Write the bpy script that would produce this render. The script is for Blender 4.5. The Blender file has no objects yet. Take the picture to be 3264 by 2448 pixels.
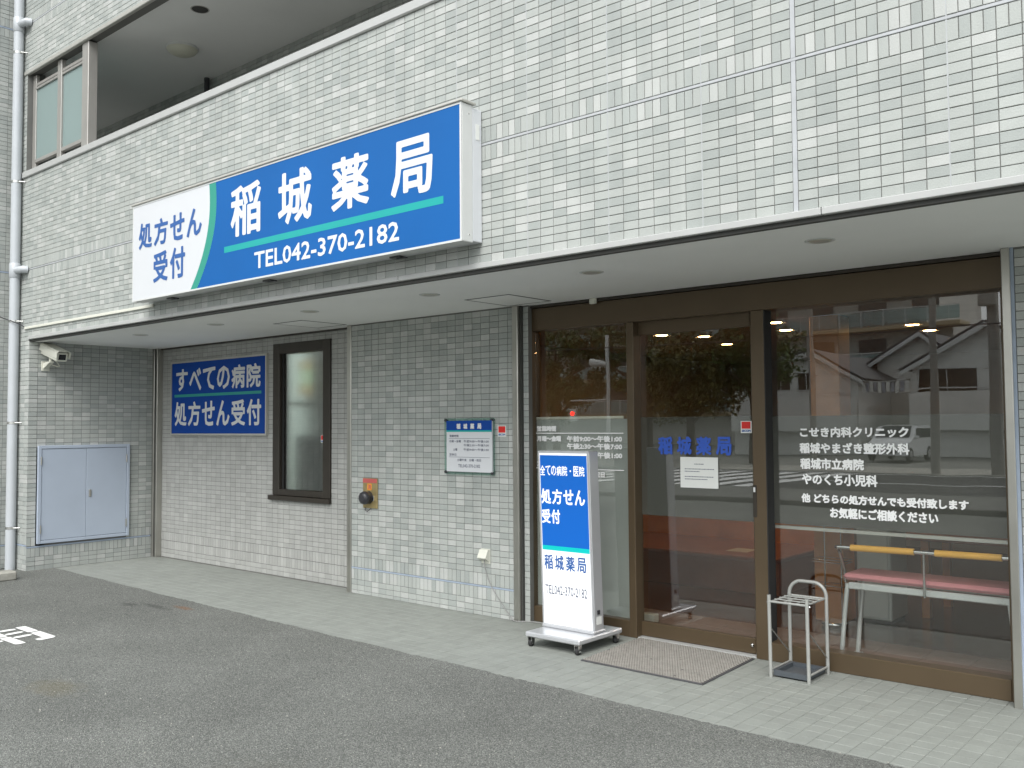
import bpy, bmesh, math, random
import numpy as np
from mathutils import Vector, Matrix
random.seed(7)
R = math.radians
scene = bpy.context.scene
COL = scene.collection

# ------------------------------------------------------------------ camera
CAM = (1.876, -4.336, 1.581)
cam = bpy.data.cameras.new('camera')
cam.sensor_fit = 'HORIZONTAL'; cam.sensor_width = 36.0; cam.lens = 32.579
cam.clip_start = 0.05; cam.clip_end = 2000
camo = bpy.data.objects.new('camera', cam); COL.objects.link(camo)
RX = Vector((0.7583438,0.6518150,-0.0071983)); RD = Vector((-0.0345467,0.0291606,-0.9989776)); RF = Vector((-0.6509387,0.7578172,0.0446318))
camo.matrix_world = Matrix(((RX.x, -RD.x, -RF.x, CAM[0]), (RX.y, -RD.y, -RF.y, CAM[1]), (RX.z, -RD.z, -RF.z, CAM[2]), (0, 0, 0, 1)))
scene.camera = camo

# ------------------------------------------------------------------ sky, sun, exposure
SUN_EL, SUN_AZ = 48, 157
world = bpy.data.worlds.new('World'); scene.world = world; world.use_nodes = True
wn = world.node_tree; wn.nodes.clear()
sky = wn.nodes.new('ShaderNodeTexSky'); sky.sky_type = 'NISHITA'; sky.sun_disc = False
sky.sun_elevation = R(SUN_EL); sky.sun_rotation = R(SUN_AZ); sky.air_density = 1.0; sky.dust_density = 4.0; sky.ozone_density = 1.0
hs = wn.nodes.new('ShaderNodeHueSaturation'); hs.inputs['Saturation'].default_value = 0.22
bg = wn.nodes.new('ShaderNodeBackground'); bg.inputs['Strength'].default_value = 0.13
wo = wn.nodes.new('ShaderNodeOutputWorld')
cl = wn.nodes.new('ShaderNodeMix'); cl.data_type = 'RGBA'; cl.inputs['Factor'].default_value = 0.6      # even cloud layer
cl.inputs['B'].default_value = (6.2, 6.6, 6.8, 1)
wn.links.new(sky.outputs[0], hs.inputs['Color']); wn.links.new(hs.outputs[0], cl.inputs['A']); wn.links.new(cl.outputs['Result'], bg.inputs['Color']); wn.links.new(bg.outputs[0], wo.inputs['Surface'])
sl = bpy.data.lights.new('sun', 'SUN'); sl.energy = 1.3; sl.angle = R(35); sl.color = (1.0, 0.99, 0.965)
so = bpy.data.objects.new('sun', sl); COL.objects.link(so)
SUN_DIR = Vector((math.sin(R(SUN_AZ)) * math.cos(R(SUN_EL)), math.cos(R(SUN_AZ)) * math.cos(R(SUN_EL)), math.sin(R(SUN_EL))))
so.rotation_euler = SUN_DIR.to_track_quat('Z', 'Y').to_euler()      # high over the car park, a little to the right, behind thin cloud
so.location = (0, -20, 30)
scene.view_settings.view_transform = 'Standard'; scene.view_settings.look = 'None'
scene.view_settings.gamma = 1.0; scene.view_settings.use_curve_mapping = False
scene.view_settings.exposure = 1.0
scene.render.engine = 'CYCLES'
scene.cycles.use_denoising = True
scene.cycles.max_bounces = 10; scene.cycles.transparent_max_bounces = 24
scene.cycles.sample_clamp_indirect = 6.0
scene.cycles.caustics_reflective = False; scene.cycles.caustics_refractive = False

# ------------------------------------------------------------------ materials
M = {}
def nodes(name):
    m = bpy.data.materials.new(name); m.use_nodes = True; M[name] = m
    nt = m.node_tree; b = nt.nodes['Principled BSDF']
    return m, nt, b
def mat(name, col, rough=0.5, metal=0.0, var=0.06, vscale=6.0, bump=0.0, bscale=60.0, spec=0.5, coat=0.0):
    m, nt, b = nodes(name)
    b.inputs['Roughness'].default_value = rough; b.inputs['Metallic'].default_value = metal
    b.inputs['Specular IOR Level'].default_value = spec
    if coat: b.inputs['Coat Weight'].default_value = coat; b.inputs['Coat Roughness'].default_value = 0.1
    tc = nt.nodes.new('ShaderNodeTexCoord')
    n = nt.nodes.new('ShaderNodeTexNoise'); n.inputs['Scale'].default_value = vscale; n.inputs['Detail'].default_value = 6
    nt.links.new(tc.outputs['Object'], n.inputs['Vector'])
    r = nt.nodes.new('ShaderNodeValToRGB')
    r.color_ramp.elements[0].position = 0.3; r.color_ramp.elements[1].position = 0.7
    r.color_ramp.elements[0].color = tuple(c * (1 - var) for c in col) + (1,)
    r.color_ramp.elements[1].color = tuple(min(1, c * (1 + var)) for c in col) + (1,)
    nt.links.new(n.outputs['Fac'], r.inputs['Fac']); nt.links.new(r.outputs['Color'], b.inputs['Base Color'])
    if bump:
        n2 = nt.nodes.new('ShaderNodeTexNoise'); n2.inputs['Scale'].default_value = bscale; n2.inputs['Detail'].default_value = 4
        nt.links.new(tc.outputs['Object'], n2.inputs['Vector'])
        bp = nt.nodes.new('ShaderNodeBump'); bp.inputs['Strength'].default_value = bump; bp.inputs['Distance'].default_value = 0.01
        nt.links.new(n2.outputs['Fac'], bp.inputs['Height']); nt.links.new(bp.outputs['Normal'], b.inputs['Normal'])
    return m
def emis(name, col, strength, base=None):
    m, nt, b = nodes(name)
    b.inputs['Base Color'].default_value = tuple(base or col) + (1,)
    b.inputs['Emission Color'].default_value = tuple(col) + (1,); b.inputs['Emission Strength'].default_value = strength
    b.inputs['Roughness'].default_value = 0.3
    return m
def glass(name, tint=(0.8, 0.84, 0.82), f0=0.045, rough=0.0):
    # a pane: Schlick reflection over clear transmission, the same from both sides
    m = bpy.data.materials.new(name); m.use_nodes = True; M[name] = m
    nt = m.node_tree; nt.nodes.clear()
    N = nt.nodes.new; L = nt.links.new
    g = N('ShaderNodeNewGeometry'); d = N('ShaderNodeVectorMath'); d.operation = 'DOT_PRODUCT'
    L(g.outputs['Normal'], d.inputs[0]); L(g.outputs['Incoming'], d.inputs[1])
    a = N('ShaderNodeMath'); a.operation = 'ABSOLUTE'; L(d.outputs['Value'], a.inputs[0])
    s = N('ShaderNodeMath'); s.operation = 'SUBTRACT'; s.inputs[0].default_value = 1.0; L(a.outputs[0], s.inputs[1])
    p = N('ShaderNodeMath'); p.operation = 'POWER'; p.inputs[1].default_value = 5.0; L(s.outputs[0], p.inputs[0])
    q = N('ShaderNodeMath'); q.operation = 'MULTIPLY_ADD'; q.inputs[1].default_value = 1 - f0; q.inputs[2].default_value = f0; L(p.outputs[0], q.inputs[0])
    t = N('ShaderNodeBsdfTransparent'); t.inputs['Color'].default_value = tint + (1,)
    gl = N('ShaderNodeBsdfGlossy'); gl.inputs['Roughness'].default_value = rough; gl.inputs['Color'].default_value = (1, 1, 1, 1)
    wv = N('ShaderNodeTexNoise'); wv.inputs['Scale'].default_value = 1.8; wv.inputs['Detail'].default_value = 1; L(g.outputs['Position'], wv.inputs['Vector'])
    bp = N('ShaderNodeBump'); bp.inputs['Strength'].default_value = 0.14; bp.inputs['Distance'].default_value = 0.004; L(wv.outputs['Fac'], bp.inputs['Height']); L(bp.outputs['Normal'], gl.inputs['Normal'])
    mx = N('ShaderNodeMixShader'); o = N('ShaderNodeOutputMaterial')
    L(q.outputs[0], mx.inputs['Fac']); L(t.outputs[0], mx.inputs[1]); L(gl.outputs[0], mx.inputs[2]); L(mx.outputs[0], o.inputs['Surface'])
    return m
def film(name, col, through, tcol=(1, 1, 1)):
    # window film: diffuse body that lets part of the light straight through
    m = bpy.data.materials.new(name); m.use_nodes = True; M[name] = m
    nt = m.node_tree; nt.nodes.clear(); N = nt.nodes.new; L = nt.links.new
    d = N('ShaderNodeBsdfDiffuse'); d.inputs['Color'].default_value = col + (1,)
    tl = N('ShaderNodeBsdfTranslucent'); tl.inputs['Color'].default_value = col + (1,)
    t = N('ShaderNodeBsdfTransparent'); t.inputs['Color'].default_value = tcol + (1,)
    m1 = N('ShaderNodeMixShader'); m1.inputs['Fac'].default_value = 0.35
    m2 = N('ShaderNodeMixShader'); m2.inputs['Fac'].default_value = through
    o = N('ShaderNodeOutputMaterial')
    L(d.outputs[0], m1.inputs[1]); L(tl.outputs[0], m1.inputs[2]); L(m1.outputs[0], m2.inputs[1]); L(t.outputs[0], m2.inputs[2]); L(m2.outputs[0], o.inputs['Surface'])
    return m

def tile_material(name, rough=0.5, bump=0.25, mul=1.0):
    m, nt, b = nodes(name)
    N = nt.nodes.new; L = nt.links.new
    at = N('ShaderNodeAttribute'); at.attribute_name = 'tilecol'
    tc = N('ShaderNodeTexCoord'); g = N('ShaderNodeNewGeometry')
    n = N('ShaderNodeTexNoise'); n.inputs['Scale'].default_value = 220; n.inputs['Detail'].default_value = 3
    L(g.outputs['Position'], n.inputs['Vector'])
    n3 = N('ShaderNodeTexNoise'); n3.inputs['Scale'].default_value = 1.3; n3.inputs['Detail'].default_value = 5
    L(g.outputs['Position'], n3.inputs['Vector'])
    mr = N('ShaderNodeMapRange'); mr.inputs['From Min'].default_value = 0.3; mr.inputs['From Max'].default_value = 0.7
    mr.inputs['To Min'].default_value = 0.90 * mul; mr.inputs['To Max'].default_value = 1.04 * mul
    L(n.outputs['Fac'], mr.inputs['Value'])
    mr3 = N('ShaderNodeMapRange'); mr3.inputs['From Min'].default_value = 0.3; mr3.inputs['From Max'].default_value = 0.7
    mr3.inputs['To Min'].default_value = 0.94; mr3.inputs['To Max'].default_value = 1.03
    L(n3.outputs['Fac'], mr3.inputs['Value'])
    mp4 = N('ShaderNodeMapping'); mp4.inputs['Scale'].default_value = (9, 9, .55); L(g.outputs['Position'], mp4.inputs['Vector'])
    n4 = N('ShaderNodeTexNoise'); n4.inputs['Scale'].default_value = 1.0; n4.inputs['Detail'].default_value = 6; L(mp4.outputs[0], n4.inputs['Vector'])
    mr4 = N('ShaderNodeMapRange'); mr4.inputs['From Min'].default_value = 0.35; mr4.inputs['From Max'].default_value = 0.7; mr4.inputs['To Min'].default_value = 0.93; mr4.inputs['To Max'].default_value = 1.03; L(n4.outputs['Fac'], mr4.inputs['Value'])
    k0 = N('ShaderNodeMath'); k0.operation = 'MULTIPLY'; L(mr.outputs[0], k0.inputs[0]); L(mr4.outputs[0], k0.inputs[1])
    k = N('ShaderNodeMath'); k.operation = 'MULTIPLY'; L(k0.outputs[0], k.inputs[0]); L(mr3.outputs[0], k.inputs[1])
    v = N('ShaderNodeVectorMath'); v.operation = 'SCALE'; L(at.outputs['Color'], v.inputs[0]); L(k.outputs[0], v.inputs['Scale'])
    L(v.outputs['Vector'], b.inputs['Base Color'])
    b.inputs['Roughness'].default_value = rough; b.inputs['Specular IOR Level'].default_value = 0.35
    bp = N('ShaderNodeBump'); bp.inputs['Strength'].default_value = bump; bp.inputs['Distance'].default_value = 0.004
    n2 = N('ShaderNodeTexNoise'); n2.inputs['Scale'].default_value = 130; n2.inputs['Detail'].default_value = 5
    L(g.outputs['Position'], n2.inputs['Vector'])
    L(n2.outputs['Fac'], bp.inputs['Height']); L(bp.outputs['Normal'], b.inputs['Normal'])
    return m
tile_material('wall_tile', 0.45, 0.35)
tile_material('floor_tile', 0.7, 0.2)

def asphalt(name, base, speck, stains):
    m, nt, b = nodes(name); N = nt.nodes.new; L = nt.links.new
    g = N('ShaderNodeNewGeometry')
    v = N('ShaderNodeTexVoronoi'); v.inputs['Scale'].default_value = 185; L(g.outputs['Position'], v.inputs['Vector'])
    sep = N('ShaderNodeSeparateColor'); L(v.outputs['Color'], sep.inputs['Color'])
    r = N('ShaderNodeValToRGB'); e = r.color_ramp.elements
    e[0].position = 0.0; e[0].color = tuple(c * 0.5 for c in base) + (1,)
    e[1].position = 1.0; e[1].color = tuple(speck) + (1,)
    for p_, k_ in ((0.3, 0.8), (0.7, 1.12), (0.93, 1.5)):
        el = e.new(p_); el.color = tuple(c * k_ for c in base) + (1,)
    L(sep.outputs[0], r.inputs['Fac'])
    n = N('ShaderNodeTexNoise'); n.inputs['Scale'].default_value = 0.9; n.inputs['Detail'].default_value = 7; L(g.outputs['Position'], n.inputs['Vector'])
    mr = N('ShaderNodeMapRange'); mr.inputs['From Min'].default_value = 0.3; mr.inputs['From Max'].default_value = 0.7
    mr.inputs['To Min'].default_value = 0.82; mr.inputs['To Max'].default_value = 1.14; L(n.outputs['Fac'], mr.inputs['Value'])
    sc = N('ShaderNodeVectorMath'); sc.operation = 'SCALE'; L(r.outputs['Color'], sc.inputs[0]); L(mr.outputs[0], sc.inputs['Scale'])
    out = sc.outputs['Vector']
    for (x, y, rx, ry, col, f) in stains:
        mp = N('ShaderNodeMapping'); mp.vector_type = 'POINT'
        mp.inputs['Location'].default_value = (-x / rx, -y / ry, 0); mp.inputs['Scale'].default_value = (1 / rx, 1 / ry, 0)
        L(g.outputs['Position'], mp.inputs['Vector'])
        nn = N('ShaderNodeTexNoise'); nn.inputs['Scale'].default_value = 14; nn.inputs['Detail'].default_value = 6; L(g.outputs['Position'], nn.inputs['Vector'])
        ln = N('ShaderNodeVectorMath'); ln.operation = 'LENGTH'; L(mp.outputs[0], ln.inputs[0])
        ad = N('ShaderNodeMath'); ad.operation = 'MULTIPLY_ADD'; ad.inputs[1].default_value = 1.3; L(nn.outputs['Fac'], ad.inputs[0]); L(ln.outputs['Value'], ad.inputs[2])
        m2 = N('ShaderNodeMapRange'); m2.inputs['From Min'].default_value = 1.0; m2.inputs['From Max'].default_value = 1.7
        m2.inputs['To Min'].default_value = f; m2.inputs['To Max'].default_value = 0; L(ad.outputs[0], m2.inputs['Value'])
        mx = N('ShaderNodeMix'); mx.data_type = 'RGBA'; L(m2.outputs[0], mx.inputs['Factor']); L(out, mx.inputs['A']); mx.inputs['B'].default_value = tuple(col) + (1,)
        out = mx.outputs['Result']
    L(out, b.inputs['Base Color'])
    b.inputs['Roughness'].default_value = 0.85; b.inputs['Specular IOR Level'].default_value = 0.3
    v2 = N('ShaderNodeTexVoronoi'); v2.inputs['Scale'].default_value = 185; L(g.outputs['Position'], v2.inputs['Vector'])
    bp = N('ShaderNodeBump'); bp.inputs['Strength'].default_value = 0.9; bp.inputs['Distance'].default_value = 0.006; bp.invert = True
    L(v2.outputs['Distance'], bp.inputs['Height']); L(bp.outputs['Normal'], b.inputs['Normal'])
    return m
asphalt('asphalt', (0.17, 0.175, 0.162), (0.36, 0.36, 0.33),
        [(-5.655, -0.003, 0.17, 0.05, (0.22, 0.085, 0.025), 0.5), (-3.99, -1.818, 0.28, 0.16, (0.16, 0.13, 0.06), 0.3),
         (-6.194, -0.227, 0.14, 0.06, (0.06, 0.06, 0.06), 0.6), (-5.9, -0.12, 0.3, 0.05, (0.05, 0.05, 0.048), 0.5), (-1.6, -1.9, 0.5, 0.3, (0.13, 0.12, 0.09), 0.3)])
asphalt('road_asphalt', (0.06, 0.06, 0.06), (0.2, 0.2, 0.2), [])
mat('grout', (0.165, 0.165, 0.155), 0.85, bump=0.2, bscale=150)
mat('pale_grout', (0.33, 0.335, 0.32), 0.85)
mat('floor_grout', (0.25, 0.26, 0.238), 0.9)
mat('sealant', (0.43, 0.445, 0.46), 0.6, var=0.08, vscale=9)
mat('pale_sealant', (0.42, 0.435, 0.44), 0.7)
mat('blue_sealant', (0.33, 0.39, 0.48), 0.6, var=0.1, vscale=9)
mat('soffit_paint', (0.87, 0.875, 0.86), 0.8, var=0.045, vscale=0.9)
mat('balcony_deck', (0.16, 0.16, 0.15), 0.9)
mat('white_trim', (0.44, 0.445, 0.435), 0.4, var=0.03)
mat('alu_trim', (0.52, 0.51, 0.47), 0.35, metal=0.35, var=0.05)
mat('champagne_alu', (0.42, 0.405, 0.38), 0.4, metal=0.45, var=0.04)
mat('dark_gap', (0.06, 0.06, 0.056), 0.8)
mat('stainless', (0.5, 0.49, 0.45), 0.28, metal=0.9, var=0.08, vscale=4)
mat('bronze', (0.105, 0.075, 0.044), 0.38, metal=0.3, var=0.07, vscale=3)
mat('dark_bronze', (0.045, 0.038, 0.03), 0.4, metal=0.3, var=0.07)
mat('black_rubber', (0.02, 0.02, 0.02), 0.7)
mat('pipe_paint', (0.48, 0.505, 0.53), 0.35, var=0.03)
mat('steel_band', (0.6, 0.6, 0.58), 0.25, metal=0.9)
mat('cabinet_paint', (0.4, 0.455, 0.54), 0.45, var=0.03, vscale=3)
mat('cream_plastic', (0.68, 0.68, 0.6), 0.4, var=0.03)
mat('white_plastic', (0.62, 0.63, 0.62), 0.4, var=0.03)
mat('camera_paint', (0.66, 0.66, 0.58), 0.35, var=0.03)
mat('lens_glass', (0.02, 0.022, 0.025), 0.08)
mat('sign_white', (0.64, 0.655, 0.68), 0.35, var=0.01, coat=0.3)
mat('sign_blue', (0.002, 0.105, 0.36), 0.5, var=0.05, vscale=1.5, spec=0.3)
mat('sign_navy', (0.005, 0.055, 0.3), 0.6, var=0.05, vscale=2, spec=0.2)
mat('sign_teal', (0.0, 0.35, 0.33), 0.35, var=0.02)
mat('arc_teal', (0.025, 0.29, 0.22), 0.35, var=0.02)
mat('board_teal', (0.02, 0.3, 0.26), 0.35, var=0.02)
mat('letter_white', (0.68, 0.7, 0.71), 0.4, var=0.01)
mat('letter_silver', (0.66, 0.67, 0.67), 0.4, var=0.02)
mat('letter_blue', (0.03, 0.11, 0.34), 0.4, var=0.02)
mat('letter_grey', (0.1, 0.11, 0.16), 0.5, var=0.02)
mat('vinyl_white', (0.9, 0.9, 0.89), 0.5, var=0.01)
mat('vinyl_blue', (0.03, 0.1, 0.5), 0.5, var=0.02)
mat('red_print', (0.7, 0.02, 0.015), 0.45, var=0.02)
mat('paper', (0.75, 0.76, 0.73), 0.6, var=0.02)
mat('brass', (0.42, 0.33, 0.16), 0.4, metal=0.6, var=0.15, vscale=12)
mat('faded_red', (0.5, 0.11, 0.1), 0.6, var=0.1)
mat('orange_label', (0.9, 0.35, 0.03), 0.5, var=0.03)
mat('dark_cap', (0.035, 0.035, 0.04), 0.35, var=0.1)
mat('grey_cable', (0.3, 0.3, 0.29), 0.5)
mat('concrete', (0.36, 0.35, 0.31), 0.9, var=0.2, vscale=12, bump=0.4, bscale=40)
mat('dark_paving', (0.13, 0.13, 0.12), 0.9, var=0.15)
mat('road_paint', (0.8, 0.8, 0.78), 0.7, var=0.06, vscale=20)
mat('stand_metal', (0.6, 0.61, 0.63), 0.3, metal=0.5, var=0.03)
mat('chrome', (0.75, 0.75, 0.75), 0.12, metal=1.0, var=0.02)
mat('silver_paint', (0.68, 0.7, 0.7), 0.35, metal=0.4, var=0.03)
mat('umbrella_paint', (0.36, 0.365, 0.345), 0.4, metal=0.2, var=0.08, vscale=10)
mat('tray_plastic', (0.07, 0.08, 0.09), 0.5)
mat('mat_bead', (0.235, 0.222, 0.2), 0.8, var=0.12, vscale=25)
mat('mat_base', (0.13, 0.12, 0.115), 0.8)
mat('mat_edge', (0.07, 0.07, 0.075), 0.7)
mat('pink_vinyl', (0.62, 0.25, 0.27), 0.4, var=0.05)
mat('yellow_foam', (0.8, 0.42, 0.06), 0.5, var=0.04)
mat('orange_wood', (0.72, 0.3, 0.1), 0.4, var=0.12, vscale=5)
mat('red_wood', (0.34, 0.13, 0.065), 0.35, var=0.12, vscale=4)
mat('dark_wood_floor', (0.12, 0.06, 0.035), 0.22, var=0.15, vscale=5)
mat('lobby_tile', (0.3, 0.22, 0.19), 0.5, var=0.1, vscale=8)
mat('room_wall', (0.42, 0.36, 0.28), 0.8)
mat('room_ceiling', (0.42, 0.38, 0.32), 0.8)
mat('grey_steel', (0.82, 0.86, 0.82), 0.5, var=0.03)
mat('screen_black', (0.015, 0.02, 0.018), 0.2)
mat('poster_print', (0.55, 0.68, 0.66), 0.6, var=0.12, vscale=30)
emis('lamp_warm', (1.0, 0.55, 0.22), 30.0)
emis('lamp_white', (0.7, 0.9, 0.62), 0.42)
emis('added_amber_glow', (0.9, 0.5, 0.1), 0.35)  # glow added for the orange bands behind the frosted window
emis('backlit_white', (0.95, 0.97, 1.0), 0.2, base=(0.8, 0.81, 0.83))
emis('backlit_blue', (0.0, 0.14, 0.65), 0.12, base=(0.003, 0.1, 0.42))
emis('backlit_teal', (0.0, 0.55, 0.55), 0.1, base=(0.0, 0.46, 0.44))
emis('signal_red', (1.0, 0.03, 0.02), 6.0)
glass('clear_glass', (0.955, 0.965, 0.95), 0.09)
film('grey_film', (0.15, 0.147, 0.132), 0.03)
film('white_film', (0.6, 0.64, 0.62), 0.03)
film('screen_glass', (0.46, 0.56, 0.55), 0.3, (0.75, 0.85, 0.84))
m, nt, b = nodes('obscure_glass'); b.inputs['Transmission Weight'].default_value = 1.0; b.inputs['Roughness'].default_value = 0.42; b.inputs['IOR'].default_value = 1.25; b.inputs['Base Color'].default_value = (0.5, 0.58, 0.52, 1)
film('acrylic', (0.4, 0.52, 0.48), 0.75, (0.8, 0.92, 0.88))
mat('lamp_cover', (0.62, 0.62, 0.52), 0.5, var=0.02)
mat('house_white', (0.82, 0.82, 0.79), 0.8, var=0.06, vscale=0.8)
mat('house_cream', (0.76, 0.75, 0.7), 0.8, var=0.06, vscale=0.8)
mat('roof_dark', (0.1, 0.1, 0.1), 0.8, var=0.15)
mat('window_dark', (0.06, 0.05, 0.04), 0.25)
mat('rail_white', (0.7, 0.71, 0.7), 0.5)
mat('block_wall', (0.52, 0.51, 0.47), 0.8, var=0.1, vscale=0.5)
mat('slab_tan', (0.42, 0.35, 0.23), 0.8, var=0.1)
mat('pole_concrete', (0.32, 0.31, 0.28), 0.85, var=0.1)
mat('bark', (0.09, 0.065, 0.045), 0.9, var=0.2, bump=0.5)
mat('car_white', (0.75, 0.76, 0.76), 0.25, var=0.01, coat=0.8)
mat('tyre', (0.025, 0.025, 0.025), 0.8)
mat('cloth_mix', (0.35, 0.37, 0.42), 0.9, var=0.6, vscale=3)
mat('far_ground', (0.2, 0.2, 0.18), 0.9, var=0.15, vscale=0.3)
def leaf_mat(name, a, b_):
    m, nt, b = nodes(name); N = nt.nodes.new; L = nt.links.new
    g = N('ShaderNodeNewGeometry'); r = N('ShaderNodeValToRGB')
    r.color_ramp.elements[0].color = a + (1,); r.color_ramp.elements[1].color = b_ + (1,)
    L(g.outputs['Random Per Island'], r.inputs['Fac']); L(r.outputs['Color'], b.inputs['Base Color']); b.inputs['Roughness'].default_value = 0.6
leaf_mat('leaves_green', (0.03, 0.06, 0.015), (0.1, 0.15, 0.03))
leaf_mat('leaves_olive', (0.05, 0.06, 0.015), (0.16, 0.14, 0.03))

# ------------------------------------------------------------------ mesh helpers
class MB:
    def __init__(s): s.v = []; s.f = []; s.smooth = []
    def add(s, vs, fs, smooth=False):
        o = len(s.v); s.v += [tuple(v) for v in vs]; s.f += [tuple(i + o for i in f) for f in fs]; s.smooth += [smooth] * len(fs)
        return s
    def box(s, x0, x1, y0, y1, z0, z1, bev=0.0):
        if x1 < x0: x0, x1 = x1, x0
        if y1 < y0: y0, y1 = y1, y0
        if z1 < z0: z0, z1 = z1, z0
        b = min(bev, (x1 - x0) * .45, (y1 - y0) * .45, (z1 - z0) * .45)
        if b <= 0:
            vs = [(x, y, z) for x in (x0, x1) for y in (y0, y1) for z in (z0, z1)]
            return s.add(vs, [(0, 1, 3, 2), (4, 6, 7, 5), (0, 4, 5, 1), (2, 3, 7, 6), (0, 2, 6, 4), (1, 5, 7, 3)])
        # chamfered box: 24 vertices
        X = (x0, x1); Y = (y0, y1); Zs = (z0, z1); vs = []; idx = {}
        for i in (0, 1):
            for j in (0, 1):
                for k in (0, 1):
                    sx = b if i == 0 else -b; sy = b if j == 0 else -b; sz = b if k == 0 else -b
                    idx[i, j, k, 0] = len(vs); vs.append((X[i], Y[j] + sy, Zs[k] + sz))
                    idx[i, j, k, 1] = len(vs); vs.append((X[i] + sx, Y[j], Zs[k] + sz))
                    idx[i, j, k, 2] = len(vs); vs.append((X[i] + sx, Y[j] + sy, Zs[k]))
        fs = []
        for i in (0, 1): fs.append([idx[i, 0, 0, 0], idx[i, 1, 0, 0], idx[i, 1, 1, 0], idx[i, 0, 1, 0]])
        for j in (0, 1): fs.append([idx[0, j, 0, 1], idx[1, j, 0, 1], idx[1, j, 1, 1], idx[0, j, 1, 1]])
        for k in (0, 1): fs.append([idx[0, 0, k, 2], idx[1, 0, k, 2], idx[1, 1, k, 2], idx[0, 1, k, 2]])
        for j in (0, 1):
            for k in (0, 1): fs.append([idx[0, j, k, 1], idx[1, j, k, 1], idx[1, j, k, 2], idx[0, j, k, 2]])
        for i in (0, 1):
            for k in (0, 1): fs.append([idx[i, 0, k, 0], idx[i, 1, k, 0], idx[i, 1, k, 2], idx[i, 0, k, 2]])
        for i in (0, 1):
            for j in (0, 1): fs.append([idx[i, j, 0, 0], idx[i, j, 1, 0], idx[i, j, 1, 1], idx[i, j, 0, 1]])
        for i in (0, 1):
            for j in (0, 1):
                for k in (0, 1): fs.append([idx[i, j, k, 0], idx[i, j, k, 1], idx[i, j, k, 2]])
        c = Vector(((x0 + x1) / 2, (y0 + y1) / 2, (z0 + z1) / 2)); out = []
        for f in fs:
            p = [Vector(vs[q]) for q in f]; n = (p[1] - p[0]).cross(p[2] - p[0]); m_ = sum(p, Vector()) / len(p) - c
            out.append(f if n.dot(m_) > 0 else f[::-1])
        return s.add(vs, out)
    def tube(s, pts, r, n=10, cap=True):
        pts = [Vector(p) for p in pts]; rings = []; rs = r if isinstance(r, (list, tuple)) else [r] * len(pts)
        up = None; vs = []; fs = []
        for i, p in enumerate(pts):
            t = (pts[min(i + 1, len(pts) - 1)] - pts[max(i - 1, 0)]).normalized()
            if up is None or abs(t.dot(up)) > .98: up = Vector((0, 0, 1)) if abs(t.z) < .9 else Vector((1, 0, 0))
            a = t.cross(up).normalized(); b = a.cross(t).normalized(); up = b
            for k in range(n):
                w = 2 * math.pi * k / n; vs.append(p + (a * math.cos(w) + b * math.sin(w)) * rs[i])
        for i in range(len(pts) - 1):
            for k in range(n):
                k2 = (k + 1) % n; fs.append((i * n + k, i * n + k2, (i + 1) * n + k2, (i + 1) * n + k))
        s.add(vs, fs, True)
        if cap:
            o = len(pts) * n
            s.add([vs[k] for k in range(n)], [tuple(range(n))[::-1]]); s.add([vs[o - n + k] for k in range(n)], [tuple(range(n))])
        return s
    def lathe(s, c, axis, prof, n=24):
        # prof: (distance along axis, radius)
        c = Vector(c); ax = Vector(axis).normalized(); a = ax.cross(Vector((0, 0, 1)) if abs(ax.z) < .9 else Vector((1, 0, 0))).normalized(); b = ax.cross(a)
        vs = []; fs = []
        for (h, r) in prof:
            for k in range(n):
                w = 2 * math.pi * k / n; vs.append(c + ax * h + (a * math.cos(w) + b * math.sin(w)) * r)
        for i in range(len(prof) - 1):
            for k in range(n):
                k2 = (k + 1) % n; fs.append((i * n + k, i * n + k2, (i + 1) * n + k2, (i + 1) * n + k))
        s.add(vs, fs, True)
        s.add([vs[k] for k in range(n)], [tuple(range(n))]); s.add(vs[-n:], [tuple(range(n))[::-1]])
        return s
    def prism(s, poly, axis, a0, a1):
        # poly of 2-D points in the plane across the axis
        def P(u, v, w): return {'x': (w, u, v), 'y': (u, w, v), 'z': (u, v, w)}[axis]
        n = len(poly); vs = [P(u, v, a0) for u, v in poly] + [P(u, v, a1) for u, v in poly]
        fs = [tuple(range(n)), tuple(range(2 * n - 1, n - 1, -1))] + [(i, (i + 1) % n, n + (i + 1) % n, n + i) for i in range(n)]
        return s.add(vs, fs)
ORG = {}
def org(o): return ORG.get(o.name, Vector((0, 0, 0))) if o else Vector((0, 0, 0))
def link(o, parent=None):
    COL.objects.link(o)
    if parent: o.parent = parent
    return o
def tag(o, label=None, cat=None, group=None, kind=None):
    if label: o['label'] = label
    if cat: o['category'] = cat
    if group: o['group'] = group
    if kind: o['kind'] = kind
    return o
def thing(name, label, cat, loc=(0, 0, 0), group=None):
    o = bpy.data.objects.new(name, None); o.empty_display_size = 0.1; link(o); o.location = loc; ORG[o.name] = Vector(loc)
    return tag(o, label, cat, group)
def mesh_of(name, mb, m, d=Vector((0, 0, 0))):
    me = bpy.data.meshes.new(name); me.from_pydata([(v[0] - d.x, v[1] - d.y, v[2] - d.z) for v in mb.v], [], mb.f)
    me.polygons.foreach_set('use_smooth', mb.smooth)
    bm = bmesh.new(); bm.from_mesh(me); bmesh.ops.recalc_face_normals(bm, faces=bm.faces); bm.to_mesh(me); bm.free()
    me.materials.append(M[m]); return me
def part(name, mb, m, parent=None, label=None, kind=None):
    d = org(parent); o = bpy.data.objects.new(name, mesh_of(name, mb, m, d)); link(o, parent); ORG[o.name] = d
    return tag(o, label, kind=kind)
def single(name, mb, m, label, cat, group=None, kind=None):
    return tag(part(name, mb, m), label, cat, group, kind)
def B(*a, **k): return MB().box(*a, **k)
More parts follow.
